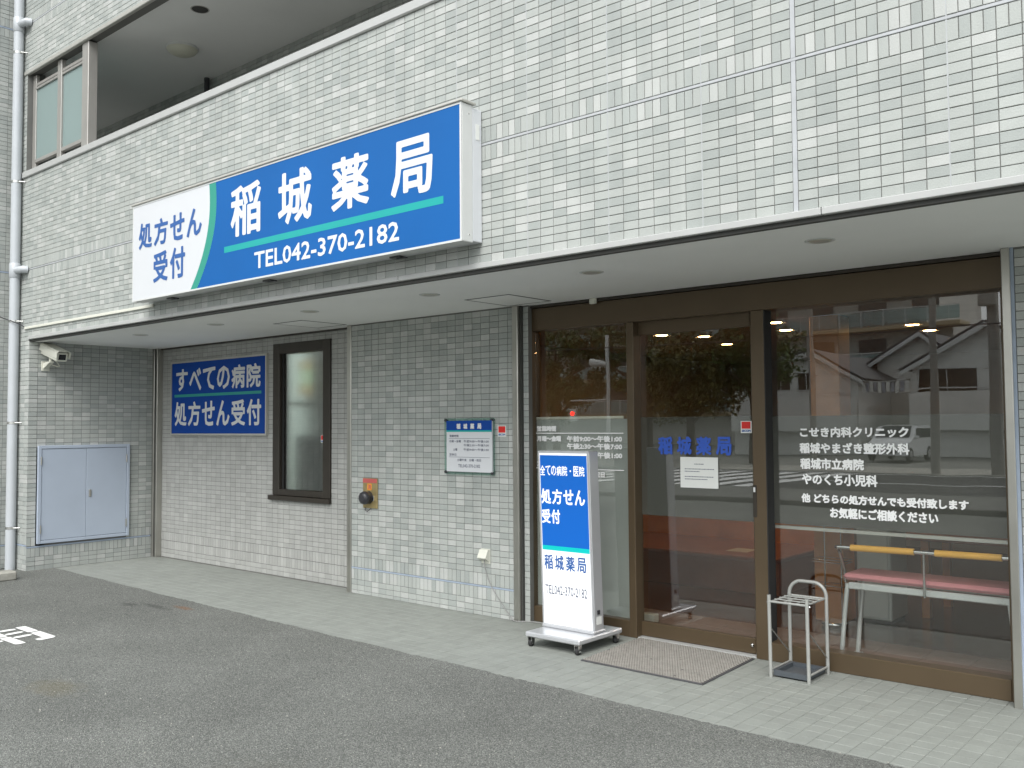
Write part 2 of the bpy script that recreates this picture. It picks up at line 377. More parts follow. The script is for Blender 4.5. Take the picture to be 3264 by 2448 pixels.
def copy_tree(o, parent=None):
    c = o.copy(); COL.objects.link(c); c.parent = parent
    for ch in o.children: copy_tree(ch, c)
    return c

# ------------------------------------------------------------------ lettering (rounded by sweeping a disc along each outline)
FC = bpy.data.curves.new('font_source', 'FONT'); FC.resolution_u = 2
FO = bpy.data.objects.new('font_source', FC)
GC = {}
def glyph(s, offset=0.0):
    key = (s, offset)
    if key not in GC:
        FC.body = s; FC.offset = offset
        me = FO.to_mesh(); vs = [(v.co.x, v.co.y) for v in me.vertices]; fs = [tuple(p.vertices) for p in me.polygons]
        # weld doubles
        w = {}; ids = []
        out = []
        for v in vs:
            k = (round(v[0], 5), round(v[1], 5))
            if k not in w: w[k] = len(out); out.append(v)
            ids.append(w[k])
        fs = [tuple(ids[i] for i in f) for f in fs]; fs = [f for f in fs if len(set(f)) == len(f)]
        FO.to_mesh_clear(); GC[key] = (out, fs)
    return GC[key]
def fit(s, x0, x1, z0, z1, offset=0.0):
    vs, fs = glyph(s, offset)
    a = min(v[0] for v in vs); b = max(v[0] for v in vs); c = min(v[1] for v in vs); d = max(v[1] for v in vs)
    return [(x0 + (v[0] - a) / (b - a) * (x1 - x0), z0 + (v[1] - c) / (d - c) * (z1 - z0)) for v in vs], fs
def fatten(vs, fs, r, res=56):
    # outline grown by r with round corners: distance field on a grid, then filled marching squares
    cnt = {}
    for f in fs:
        for i in range(len(f)):
            e = (f[i], f[(i + 1) % len(f)]); k = (min(e), max(e)); cnt[k] = cnt.get(k, 0) + 1
    E = np.array([(vs[a][0], vs[a][1], vs[b][0], vs[b][1]) for (a, b), c in cnt.items() if c == 1])
    x0, x1 = E[:, [0, 2]].min() - r, E[:, [0, 2]].max() + r; z0, z1 = E[:, [1, 3]].min() - r, E[:, [1, 3]].max() + r
    h = max(z1 - z0, 1e-6) / res; x0 -= 1.5 * h; z0 -= 1.5 * h
    nx = int((x1 - x0) / h) + 4; nz = int((z1 - z0) / h) + 4
    gx_ = x0 + h * np.arange(nx); gz_ = z0 + h * np.arange(nz)
    D = np.full((nz, nx), 1e3); w = r + 2.5 * h
    for ax, az, bx, bz in E:
        i0 = max(int((min(ax, bx) - w - x0) / h), 0); i1 = min(int((max(ax, bx) + w - x0) / h) + 2, nx); j0 = max(int((min(az, bz) - w - z0) / h), 0); j1 = min(int((max(az, bz) + w - z0) / h) + 2, nz)
        X = gx_[None, i0:i1] - ax; Z = gz_[j0:j1, None] - az; dx, dz = bx - ax, bz - az; L2 = dx * dx + dz * dz + 1e-18
        t = np.clip((X * dx + Z * dz) / L2, 0, 1); d = np.hypot(X - t * dx, Z - t * dz)
        D[j0:j1, i0:i1] = np.minimum(D[j0:j1, i0:i1], d)
    for j in range(nz):
        zz = gz_[j] + 1e-7; m = (E[:, 1] > zz) != (E[:, 3] > zz); e = E[m]
        if len(e):
            xs = e[:, 0] + (zz - e[:, 1]) / (e[:, 3] - e[:, 1]) * (e[:, 2] - e[:, 0])
            ins = ((xs[None, :] > gx_[:, None]).sum(1) % 2) == 1; D[j, ins] *= -1
    F = D - r; P = []; Q = []; idx = {}
    def vid(p):
        k = (round(p[0] / h * 64), round(p[1] / h * 64))
        if k not in idx: idx[k] = len(P); P.append(p)
        return idx[k]
    S = F < 0
    for j in range(nz - 1):
        i = 0
        while i < nx - 1:
            c = (S[j, i], S[j, i + 1], S[j + 1, i + 1], S[j + 1, i])
            if not any(c): i += 1; continue
            if all(c):
                k = i
                while k + 1 < nx - 1 and S[j, k + 2] and S[j + 1, k + 2]: k += 1
                Q.append((vid((gx_[i], gz_[j])), vid((gx_[k + 1], gz_[j])), vid((gx_[k + 1], gz_[j + 1])), vid((gx_[i], gz_[j + 1])))); i = k + 1; continue
            cor = ((i, j), (i + 1, j), (i + 1, j + 1), (i, j + 1)); poly = []
            for q in range(4):
                (a, b), (a2, b2) = cor[q], cor[(q + 1) % 4]; f1, f2 = F[b, a], F[b2, a2]
                if f1 < 0: poly.append((gx_[a], gz_[b]))
                if (f1 < 0) != (f2 < 0):
                    t = min(max(f1 / (f1 - f2), .02), .98); poly.append((gx_[a] + (gx_[a2] - gx_[a]) * t, gz_[b] + (gz_[b2] - gz_[b]) * t))
            ids = [vid(p) for p in poly]
            if len(set(ids)) == len(ids) and len(ids) > 2: Q.append(tuple(ids))
            i += 1
    return [(float(p[0]), float(p[1])) for p in P], Q
def letters(items, y, facing=-1):
    # items: (string, x0, x1, z0, z1, fatten radius, font offset) -> one flat vinyl mesh on the plane Y = y
    mb = MB()
    for it in items:
        s, x0, x1, z0, z1 = it[:5]; r = it[5] if len(it) > 5 else 0; off = it[6] if len(it) > 6 else 0
        vs, fs = fit(s, x0 + r, x1 - r, z0 + r, z1 - r, off)
        if r: vs, fs = fatten(vs, fs, r)
        mb.add([(v[0], y, v[1]) for v in vs], fs)
    return mb
def characters(items, y, m, parent, shape=lambda mb: mb):
    for it in items: part('character', shape(letters([it], y)), m, parent)
def spread(s, x0, x1, z0, z1, r, gap=0.12):
    # characters one by one in equal cells
    n = len(s); w = (x1 - x0) / (n + gap * (n - 1)); out = []
    for i, c in enumerate(s):
        a = x0 + i * w * (1 + gap)
        if c == '・': m_ = (z0 + z1) / 2; a += w * .35; out.append((c, a, a + w * .3, m_ - w * .15, m_ + w * .15, r)); continue
        out.append((c, a, a + w, z0, z1, r))
    return out

# ------------------------------------------------------------------ tiled walls
def shade(kind):
    t = random.random(); j = random.uniform(-.02, .02)
    if kind == 'pale':          # the smooth pinkish wall behind the blue board
        b = (0.415 if t < .3 else 0.44 if t < .75 else 0.47) + j * .5; return (b * .985, b * .99, b * .945)
    if t < .16: b = 0.52 + j * .6; return (b * .975, b, b * .96)
    if t < .42: b = 0.405 + j * .6; return (b * .94, b, b * .955)
    b = 0.455 + j * .8; return (b * .955, b, b * .95)
def lines(lo, hi, origin, pitch, seam=None):
    k0 = math.floor((lo - origin) / pitch) - 1; out = []
    u = origin + k0 * pitch
    while u < hi + pitch: out.append(u); u += pitch
    return out
class Wall:
    """tiles on a vertical plane: P(u, depth, z) maps wall coordinates to the world"""
    def __init__(s, P): s.P = P; s.t = []
    def rows(s, u0, u1, uorg, z0, z1, zorg, holes=(), kind='std', soldier=False, pu=None):
        pu = (0.05 if soldier else 0.1); pz = (0.1 if soldier else 0.05)
        U = lines(u0, u1, uorg, pu); Zl = lines(z0, z1, zorg, pz)
        for a in U:
            for c in Zl:
                x0, x1 = max(a + .002, u0), min(a + pu - .002, u1); y0, y1 = max(c + .002, z0 + .0015), min(c + pz - .002, z1 - .0015)
                if x1 - x0 < .008 or y1 - y0 < .008: continue
                if any(x0 > h[0] - .02 and x1 < h[1] + .02 and y0 > h[2] - .02 and y1 < h[3] + .02 for h in holes): continue
                s.t.append((x0, x1, y0, y1, shade(kind)))
    def mesh(s, name, tiles, parent):
        vs = []; fs = []; col = []
        for (x0, x1, y0, y1, c) in tiles:
            o = len(vs); b = .0016; e = [random.uniform(-.0007, .0007) for _ in range(4)]
            q = [(x0, y0), (x1, y0), (x1, y1), (x0, y1)]; p = [(x0 + b, y0 + b), (x1 - b, y0 + b), (x1 - b, y1 - b), (x0 + b, y1 - b)]
            vs += [s.P(u, -.0045, z) for u, z in q] + [s.P(u, -.0012, z) for u, z in q] + [s.P(u, e[i], z) for i, (u, z) in enumerate(p)]
            for i in range(4):
                j = (i + 1) % 4; fs += [(o + i, o + j, o + 4 + j, o + 4 + i), (o + 4 + i, o + 4 + j, o + 8 + j, o + 8 + i)]
            fs.append((o + 8, o + 9, o + 10, o + 11)); col += [c[0], c[1], c[2], 1.0] * 12
        me = bpy.data.meshes.new(name); me.from_pydata(vs, [], fs)
        ca = me.color_attributes.new('tilecol', 'FLOAT_COLOR', 'POINT'); ca.data.foreach_set('color', col)
        bm = bmesh.new(); bm.from_mesh(me); bmesh.ops.recalc_face_normals(bm, faces=bm.faces); bm.to_mesh(me); bm.free()
        me.materials.append(M['wall_tile']); o = bpy.data.objects.new(name, me); link(o, parent); return o
PF = lambda Y: (lambda u, d, z: (u, Y - d, z))          # faces -Y
PX = lambda X: (lambda u, d, z: (X + d, u, z))          # faces +X
def tile_obj_meshes(mname, w, h, P, n=12, kind='std', name='tile'):
    out = []
    for i in range(n):
        c = shade(kind); b = .0016; q = [(-w, -h), (w, -h), (w, h), (-w, h)]; p = [(-w + b, -h + b), (w - b, -h + b), (w - b, h - b), (-w + b, h - b)]
        e = [random.uniform(-.0007, .0007) for _ in range(4)]
        vs = [P(u, -.0045, z) for u, z in q] + [P(u, -.0012, z) for u, z in q] + [P(u, e[k], z) for k, (u, z) in enumerate(p)]; fs = []
        for k in range(4):
            j = (k + 1) % 4; fs += [(k, j, 4 + j, 4 + k), (4 + k, 4 + j, 8 + j, 8 + k)]
        fs.append((8, 9, 10, 11)); me = bpy.data.meshes.new(name); me.from_pydata(vs, [], fs)
        ca = me.color_attributes.new('tilecol', 'FLOAT_COLOR', 'POINT'); ca.data.foreach_set('color', [c[0], c[1], c[2], 1.0] * 12)
        bm = bmesh.new(); bm.from_mesh(me); bmesh.ops.recalc_face_normals(bm, faces=bm.faces); bm.to_mesh(me); bm.free()
        me.materials.append(M[mname]); out.append(me)
    return out

# ================================================================== the ground
XR, XW = -8.99, -9.42            # recess side wall, wing wall on the left
XE = 4.2                         # where the building is cut off on the right
D1, D2, D3 = 1.548, 1.42, 1.518  # recess wall, entrance wall, shop front
ZS, ZJ = 2.56, 3.38             # soffit, joint in the fascia
tag(part('ground', B(-300, 300, -300, 60, -0.2, -0.03), 'far_ground'), 'flat ground around the site', kind='structure')
# car park asphalt with a ragged edge against the tiled apron
edge = [(-9.35, .33), (-9.03, .31), (-5.8, .2), (-3.67, .14), (-1.9, .118), (-.74, .1), (.4, .09), (XE, .08)]
def edge_y(x):
    for (a, ya), (b, yb) in zip(edge, edge[1:]):
        if a <= x <= b: return ya + (yb - ya) * (x - a) / (b - a)
    return edge[-1][1]
mb = MB(); n = 620; xs = [-9.35 + (XE + 9.35) * i / n for i in range(n + 1)]; vs = []; fs = []
for i, x in enumerate(xs):
    vs += [(x, edge_y(x) + random.uniform(-.007, .009) + .006 * math.sin(x * 7.1), .0045), (x, -.6, .0035), (x, -9.5, 0.002)]
for i in range(n):
    for k in (0, 1): o = i * 3 + k; fs.append((o, o + 3, o + 4, o + 1))
mb.add(vs, fs)
mb.box(-30, -9.35, -9.5, -1.0, -.02, .002)
tag(part('car_park', mb, 'asphalt'), 'grey speckled asphalt car park', kind='structure')
tag(part('pavement', B(-60, 60, -12.5, -9.5, -.03, .1, bev=.02), 'dark_paving'), 'roadside pavement', kind='structure')
tag(part('road', B(-300, 300, -22.0, -12.5, -.03, -.012), 'road_asphalt'), 'two-lane street in front of the car park', kind='structure')
tag(part('pavement', B(-300, 300, -26.0, -22.0, -.03, .012), 'concrete'), 'pavement on the far side of the street', kind='structure')
mb = MB()
for y in (-12.9, -17.3, -21.6): mb.box(-120, 60, y - .07, y + .07, -.0115, -.007)
for i in range(9): mb.box(-16.5 + i * .9, -16.05 + i * .9, -21.2, -13.4, -.0115, -.006)
tag(part('road_line', mb, 'road_paint'), 'white lines and zebra crossing painted on the street', kind='structure')
grit = MB(); rg = random.Random(3)
for i in range(1200):
    x = rg.uniform(-8, 2.5); y_ = rg.uniform(-3.6, .15); a = rg.uniform(.0025, .006); h_ = a * .7; w_ = rg.uniform(0, 3)
    if y_ > edge_y(x) + .03: continue
    c_, s_ = math.cos(w_) * a, math.sin(w_) * a
    grit.add([(x + c_, y_ + s_, .003), (x - s_, y_ + c_, .003), (x - c_, y_ - s_, .003), (x + s_, y_ - c_, .003), (x + c_ * .2, y_, .004 + h_)], [(0, 1, 4), (1, 2, 4), (2, 3, 4), (3, 0, 4)])
tag(part('grit', grit, 'concrete'), 'loose pale grit scattered on the asphalt', kind='stuff')
# apron of 100 mm tiles
apron = part('tiled_apron', B(-9.3, XE, 0.02, 1.7, -.03, -.003), 'floor_grout'); tag(apron, 'pale grey tiled apron under the soffit', kind='structure')
def apron_shade():
    b = .285 + random.uniform(-.012, .012); return (b * .95, b, b * .92)
def P_up(u, d, z): return (u, z, d)
ts = []
for i in range(int((XE + 9.1) / .1)):
    for j in range(16):
        x0 = -9.06 + i * .1; y0 = .028 + j * .1
        if y0 + .1 > 1.62: continue
        ts.append((x0 + .05, y0 + .05))
ts.sort(key=lambda p: (p[0] - CAM[0]) ** 2 + (p[1] - CAM[1]) ** 2 if p[0] < .78 else 1e9)
fm = []
_s = shade
def shade(kind): return apron_shade() if kind == 'floor' else _s(kind)
fm = tile_obj_meshes('floor_tile', .0485, .0485, P_up, 10, 'floor')
near = [p for p in ts if edge_y(p[0]) < p[1] + .03][:300]; nset = set(near)
for p in near:
    o = bpy.data.objects.new('tile', random.choice(fm)); link(o, apron); o.location = (p[0], p[1], 0)
fw = Wall(P_up)
for p in ts:
    if p not in nset: fw.t.append((p[0] - .0485, p[0] + .0485, p[1] - .0485, p[1] + .0485, apron_shade()))
o = fw.mesh('tiles', fw.t, apron); o['kind'] = 'stuff'; o.data.materials[0] = M['floor_tile']

# ================================================================== the building
bld = thing('pharmacy_building', 'grey-white tiled building with a pharmacy shop front under an overhanging upper floor', 'building')
# ---- fascia
fascia = part('fascia_wall', B(XW, XE, .0045, .22, 2.62, 4.44), 'grout', bld)
W = Wall(PF(0.0)); FO0 = .0125
def cols_off(u): return u
for (a, b, org_) in ((XW, -.0125, -.0125), (.0125, XE, .0125)):
    W.rows(a, b, org_, 2.62, ZJ - .11, 2.62); W.rows(a, b, org_, ZJ - .11, ZJ - .01, ZJ - .11, soldier=True)
    W.rows(a, b, org_, ZJ + .01, ZJ + .11, ZJ + .01, soldier=True); W.rows(a, b, org_, ZJ + .11, 4.44, ZJ + .11)
full = [t for t in W.t if t[0] > -3.2 and ((abs(t[1] - t[0] - .096) < 1e-4 and abs(t[3] - t[2] - .046) < .002) or (abs(t[1] - t[0] - .046) < 1e-4 and abs(t[3] - t[2] - .096) < .002)) and t[1] < 1.25]
def visible(t):   # inside the photograph: below the frame's upper edge
    d = Vector(((t[0] + t[1]) / 2, 0, (t[2] + t[3]) / 2)) - Vector(CAM); w = d.dot(RF)
    return abs(d.dot(RX) / w) < .56 and abs(d.dot(RD) / w) < .42
full = [t for t in full if visible(t)]
full.sort(key=lambda t: (Vector(((t[0] + t[1]) / 2, 0, (t[2] + t[3]) / 2)) - Vector(CAM)).length)
full = full[:300]; fset = set(id(t) for t in full)
hm = tile_obj_meshes('wall_tile', .048, .023, PF(0), 24); vm = tile_obj_meshes('wall_tile', .023, .048, PF(0), 18)
for t in full:
    o = bpy.data.objects.new('tile', random.choice(hm if t[1] - t[0] > .08 else vm)); link(o, fascia); o.location = ((t[0] + t[1]) / 2, 0, (t[2] + t[3]) / 2)
tag(W.mesh('tiles', [t for t in W.t if id(t) not in fset], fascia), kind='stuff')
part('joint', B(XW, XE, -.001, .006, ZJ - .008, ZJ + .008, bev=.002), 'sealant', fascia)
part('joint', B(-.0115, .0115, -.0005, .006, 2.62, ZJ - .0085), 'sealant', fascia); part('joint', B(-.0115, .0115, -.0005, .006, ZJ + .0085, 4.44), 'sealant', fascia)
for k in range(-14, 3):
    x = -.5125 + .6 * k if k <= 0 else .7125 + .6 * (k - 1)
    part('joint', B(x - .004, x + .004, .0008, .005, 2.62, ZJ - .0085), 'pale_sealant', fascia); part('joint', B(x - .004, x + .004, .0008, .005, ZJ + .0085, 4.44), 'pale_sealant', fascia)
# pier beside the recess: the fascia plane carried down to the ground
pier = part('pier', B(XW, XR - .0045, .0045, .2, -.02, 2.62), 'grout', bld)
W = Wall(PF(0.0)); W.rows(XW, XR, XR - .1, 0.0, .17, .02); W.rows(XW, XR, XR, .17, .27, .17, soldier=True); W.rows(XW, XR, XR, .29, .39, .29, soldier=True); W.rows(XW, XR, XR - .1, .39, 2.62, .37)
tag(W.mesh('tiles', W.t, pier), kind='stuff')
part('joint', B(XW, XR, -.001, .004, .272, .288), 'blue_sealant', pier)
# ---- return wall of the recess
ret = part('return_wall', B(XR - .2, XR - .0045, .0046, 1.72, -.02, 2.6), 'grout', bld)
W = Wall(PX(XR)); h = [(.11, 1.17, .29, 1.39)]
W.rows(0.0, 1.47, .0, 0.0, .15, .0, h); W.rows(0.0, 1.47, .0, .15, .25, .15, h, soldier=True); W.rows(0.0, 1.47, .0, .27, .37, .27, h, soldier=True); W.rows(0.0, 1.47, .0, .37, ZS, .37, h)
tag(W.mesh('tiles', W.t, ret), kind='stuff')
part('joint', B(XR - .004, XR + .001, .005, 1.46, .252, .268), 'blue_sealant', ret)
# ---- wing wall on the left
wing = part('wing_wall', B(XW - .3, XW - .0045, -3.0, .0, -.02, 8.5), 'grout', bld)
W = Wall(PX(XW)); W.rows(-2.99, -.002, -.002, .0, .15, .0); W.rows(-2.99, -.002, -.002, .15, .25, .15, soldier=True); W.rows(-2.99, -.002, -.002, .27, .37, .27, soldier=True); W.rows(-2.99, -.002, -.002, .37, ZJ - .11, .37)
W.rows(-2.99, -.002, -.002, ZJ - .11, ZJ - .01, ZJ - .11, soldier=True); W.rows(-2.99, -.002, -.002, ZJ + .01, ZJ + .11, ZJ + .01, soldier=True)
W.rows(-2.99, -.002, -.002, ZJ + .11, 6.118, ZJ + .11); W.rows(-2.99, -.002, -.002, 6.118, 6.218, 6.118, soldier=True); W.rows(-2.99, -.002, -.002, 6.236, 6.336, 6.236, soldier=True); W.rows(-2.99, -.002, -.002, 6.336, 7.4, 6.336)
tag(W.mesh('tiles', W.t, wing), kind='stuff')
for z in (.26, ZJ, 6.227): part('joint', B(XW - .004, XW + .001, -2.99, -.002, z - .008, z + .008), 'blue_sealant', wing)
# ---- storey above the balcony
upper = part('upper_wall', B(XW, XE, .0045, .13, 5.69, 7.6), 'pale_grout', bld)
W = Wall(PF(0.0)); W.rows(XW, -4.5, -.0125, 5.69, 6.117, 5.667); W.rows(XW, -4.5, -.0125, 6.117, 6.217, 6.117, soldier=True); W.rows(XW, -4.5, -.0125, 6.237, 6.337, 6.237, soldier=True); W.rows(XW, -4.5, -.0125, 6.337, 7.3, 6.337)
tag(W.mesh('tiles', W.t, upper), kind='stuff')
part('joint', B(XW, -4.5, -.001, .004, 6.219, 6.235), 'sealant', upper)
part('lower_edge_trim', B(XW + .01, XE, -.012, .03, 5.64, 5.688, bev=.006), 'alu_trim', upper)
part('underside', B(XW + .01, XE, .031, .129, 5.66, 5.689), 'balcony_deck', upper)
# ---- balcony
part('parapet_cap', B(XR - .22, XE, -.022, .25, 4.441, 4.515, bev=.008), 'white_trim', bld)
part('balcony_ceiling', B(-13, XE, .13, 2.5, 5.7, 5.85), 'soffit_paint', bld)
bb = part('balcony_wall', B(-13, XE, 1.555, 1.8, 4.0, 5.75), 'grout', bld)
W = Wall(PF(1.55)); W.rows(-12, -2.5, -.0125, 5.0, 5.7, 5.0); tag(W.mesh('tiles', W.t, bb), kind='stuff')
part('balcony_floor', B(-13, XE, .22, 1.555, 4.0, 4.1), 'balcony_deck', bld)
part('balcony_side_wall', B(-13.2, -13, .25, 1.8, 4.0, 5.85), 'grout', bld)
part('drainpipe', MB().tube([(-7.85, 1.5, 4.1), (-7.85, 1.5, 5.7)], .032), 'dark_cap', bld)
bp_ = part('balcony_pier', B(XW, -9.15, .0045, .2, 4.516, 5.69), 'grout', bld)
W = Wall(PF(0.0)); W.rows(XW, -9.15, -.0125, 4.516, 5.69, 4.49); tag(W.mesh('tiles', W.t, bp_), kind='stuff')
# glazed screens at the balcony's left end
scr = part('balcony_screen', B(-9.14, -9.055, .06, .1, 4.515, 5.639, bev=.004), 'champagne_alu', bld)
part('post', B(-8.475, -8.375, .05, .1, 4.516, 5.639, bev=.004), 'champagne_alu', scr)
part('post', B(-7.815, -7.67, .02, .12, 4.516, 5.639, bev=.005), 'champagne_alu', scr)
for a, b in ((-9.055, -8.475), (-8.375, -7.815)):
    part('rail', B(a, b, .06, .095, 5.5, 5.535, bev=.003), 'champagne_alu', scr); part('rail', B(a, b, .055, .09, 5.462, 5.49, bev=.003), 'champagne_alu', scr)
    part('rail', B(a, b, .055, .1, 4.612, 4.652, bev=.003), 'champagne_alu', scr)
    part('pane', B(a, b, .072, .08, 4.652, 5.462), 'screen_glass', scr)
part('rail', B(-9.055, -7.82, .13, .15, 4.516, 4.7), 'balcony_deck', scr)  # dark panel standing in for the shade in the gap under the panes
# ---- soffit
part('soffit', B(XR + .0, XE, .052, 1.8, ZS, 2.61), 'soffit_paint', bld)
part('painted_shadow', B(XR, XE, .012, .0515, ZS - .0005, 2.5815), 'dark_gap', bld)  # solid strip coloured dark to put in the shade line below the trim
for a, b in ((XR - .005, -5.872), (-5.868, -2.872), (-2.868, .128), (.132, 3.128), (3.132, XE)):
    part('fascia_trim', B(a, b, -.016, .031, 2.582, 2.6195, bev=.004), 'white_trim', bld)
part('wall_head_trim', B(-8.9, -5.17, D1 - .03, D1 + .01, 2.546, ZS - .0005, bev=.003), 'dark_bronze', bld)
# ---- recess wall with the pale tiles
rw = part('recess_wall', MB().box(-9.0, -6.545, D1 + .0045, D1 + .2, -.02, 2.6).box(-5.575, -5.15, D1 + .0045, D1 + .2, -.02, 2.6).box(-6.545, -5.575, D1 + .0045, D1 + .2, -.02, .82).box(-6.545, -5.575, D1 + .0045, D1 + .2, 2.47, 2.6), 'grout', bld)
W = Wall(PF(D1)); h = [(-6.55, -5.58, .82, 2.47)]; U = -5.474
W.rows(-8.9, -5.175, U, .0, .108, .008, h, 'pale'); W.rows(-8.9, -5.175, U, .108, .21, .109, h, 'pale', soldier=True); W.rows(-8.9, -5.175, U, .21, .312, .211, h, 'pale', soldier=True); W.rows(-8.9, -5.175, U, .312, 2.545, .312, h, 'pale')
tag(W.mesh('tiles', W.t, rw), kind='stuff')
ch = part('corner_channel', B(-8.99, -8.95, 1.47, 1.62, -.01, ZS, bev=.003), 'stainless', bld)
part('slot', B(-8.95, -8.915, 1.49, 1.6, .0, ZS), 'dark_gap', ch); part('flange', B(-8.915, -8.885, 1.475, 1.62, -.01, ZS, bev=.003), 'stainless', ch)
# window in the recess wall
win = part('window', MB().box(-6.545, -6.43, D1 - .02, D1 + .1, .86, 2.47, bev=.004).box(-5.69, -5.575, D1 - .02, D1 + .1, .86, 2.47, bev=.004).box(-6.43, -5.69, D1 - .019, D1 + .1, 2.36, 2.469, bev=.004).box(-6.43, -5.69, D1 - .019, D1 + .1, .861, .925, bev=.004), 'dark_bronze', bld)
part('sill', B(-6.6, -5.57, D1 - .045, D1 + .1, .808, .858, bev=.006), 'dark_bronze', win)
part('sash', MB().box(-6.43, -6.40, D1 + .02, D1 + .06, .925, 2.36).box(-5.715, -5.69, D1 + .02, D1 + .06, .925, 2.36), 'black_rubber', win)
part('pane', B(-6.4, -5.715, D1 + .035, D1 + .043, .925, 2.36), 'obscure_glass', win)
part('pane_gloss', B(-6.4, -5.715, D1 + .026, D1 + .031, .925, 2.36), 'clear_glass', win)
# ---- entrance wall with strongly mixed tiles
ew = part('entrance_wall', B(-5.11, -3.06, D2 + .0045, D2 + .3, -.02, 2.6), 'grout', bld)
W = Wall(PF(D2)); U = -5.0139
W.rows(-5.105, -3.066, U, .0, .133, -.017); W.rows(-5.105, -3.066, U, .133, .233, .133, soldier=True); W.rows(-5.105, -3.066, U, .249, .349, .249, soldier=True); W.rows(-5.105, -3.066, U, .349, ZS, .349)
tag(W.mesh('tiles', W.t, ew), kind='stuff')
part('joint', B(-5.105, -3.066, D2 - .001, D2 + .003, .234, .248), 'blue_sealant', ew)
part('corner_post', B(-5.172, -5.11, D2 - .004, D2 + .2, -.01, ZS, bev=.004), 'stainless', bld)
part('entrance_post', B(-3.058, -3.0, D2 - .012, D2 + .16, -.01, ZS, bev=.004), 'stainless', bld)
part('shutter_slot', B(-2.999, -2.986, D2 + .02, D2 + .12, -.01, ZS), 'dark_gap', bld)
st = part('jamb_tile_strip', B(-2.986, -2.932, D2 + .05, D3 - .003, -.02, ZS), 'grout', bld)
W = Wall(PF(D2 + .045)); W.rows(-2.984, -2.932, -3.0, .0, ZS, .0); tag(W.mesh('tiles', W.t, st), kind='stuff')
# right-hand wall beyond the shop front
ww = part('right_wall', B(.645, XE, D2 + .0045, D2 + .3, -.02, 2.6), 'grout', bld)
W = Wall(PF(D2)); W.rows(.65, XE, .65, .0, .133, -.017); W.rows(.65, XE, .65, .133, .233, .133, soldier=True); W.rows(.65, XE, .65, .249, .349, .249, soldier=True); W.rows(.65, XE, .65, .349, ZS, .349)
tag(W.mesh('tiles', W.t, ww), kind='stuff')
part('shop_front_post', B(.585, .63, D2 - .014, D2 + .2, -.01, ZS, bev=.004), 'stainless', bld)
part('seal', B(.63, .648, D2 - .002, D2 + .1, .0, ZS), 'blue_sealant', bld)
# ---- shop front in bronze aluminium
def fr(a, b, c, d, e, f, bev=.004): return B(a, b, c, d, e, f, bev=bev)
sf = part('shop_front_frame', fr(-2.946, .585, D3, D3 + .12, 2.352, 2.535), 'bronze', bld)
part('head_trim', fr(-2.985, .585, D3 - .02, D3 + .1, 2.537, ZS - .0005), 'dark_bronze', sf)
part('jamb', fr(-2.985, -2.947, D3 - .001, D3 + .12, 0, 2.535), 'bronze', sf)
part('jamb', fr(.552, .584, D3, D3 + .12, 0, 2.351), 'bronze', sf)
part('mullion', fr(-2.015, -1.953, D3 - .001, D3 + .11, 0, 2.351), 'bronze', sf)
part('mullion', fr(-1.0, -.907, D3 - .002, D3 + .12, 0, 2.351), 'bronze', sf)
part('bottom_rail', fr(-2.946, -2.016, D3 + .001, D3 + .1, 0, .122), 'bronze', sf)
part('bottom_rail', fr(-.906, .551, D3 + .001, D3 + .11, 0, .122), 'bronze', sf)
part('threshold', B(-1.952, -.96, D3 + .016, D3 + .075, -.002, .008), 'white_trim', sf)
part('gasket', B(-.9065, -.9, D3 + .004, D3 + .11, .122, 2.351), 'black_rubber', sf)
part('sensor', B(-2.32, -2.26, D3 - .05, D3 - .0205, 2.515, ZS - .001, bev=.006), 'cream_plastic', sf, label='small cream door sensor under the soffit')
GL = 1.575
# left fixed pane: opening hours on white film
lp = part('side_pane', B(-2.946, -1.99, GL, GL + .008, .122, 2.352), 'clear_glass', bld)
part('film', B(-2.946, -1.99, GL + .011, GL + .014, .122, 1.625), 'white_film', lp)
part('film_edge', B(-2.946, -2.09, GL + .0105, GL + .0145, 1.627, 1.648), 'cream_plastic', lp)
kf = (GL - .0 - CAM[1]) / (1.51 - CAM[1])
def gx(x, Y=GL): k = (Y - CAM[1]) / (1.51 - CAM[1]); return CAM[0] + (x - CAM[0]) * k
def gz(z, Y=GL): k = (Y - CAM[1]) / (1.51 - CAM[1]); return CAM[2] + (z - CAM[2]) * k
def gl(s, x0, x1, z0, z1, r=.003, Y=GL): return (s, gx(x0, Y), gx(x1, Y), gz(z0, Y), gz(z1, Y), r)
hours = [gl('営業時間', -2.881, -2.683, 1.53, 1.576), gl('月曜～金曜', -2.882, -2.634, 1.449, 1.496), gl('午前9:00～午後1:00', -2.577, -2.055, 1.448, 1.497),
         gl('午後2:30～午後7:00', -2.577, -2.055, 1.39, 1.439), gl('土曜', -2.8, -2.71, 1.323, 1.37), gl('午前9:00～午後1:00', -2.577, -2.055, 1.322, 1.371), gl('定休日', -2.881, -2.735, 1.25, 1.295), gl('土曜午後　日曜・祝日', -2.72, -2.217, 1.177, 1.222)]
mb = letters(hours, GL - .0012)
for z in (1.516, 1.236): mb.add([(gx(-2.891), GL - .0012, gz(z - .004)), (gx(-2.043), GL - .0012, gz(z - .004)), (gx(-2.043), GL - .0012, gz(z + .004)), (gx(-2.891), GL - .0012, gz(z + .004))], [(0, 1, 2, 3)])
part('lettering', mb, 'vinyl_white', lp, label='white opening hours lettering')
part('inner_rail', B(-2.946, -2.0, GL + .03, GL + .05, .9, .935), 'alu_trim', lp)
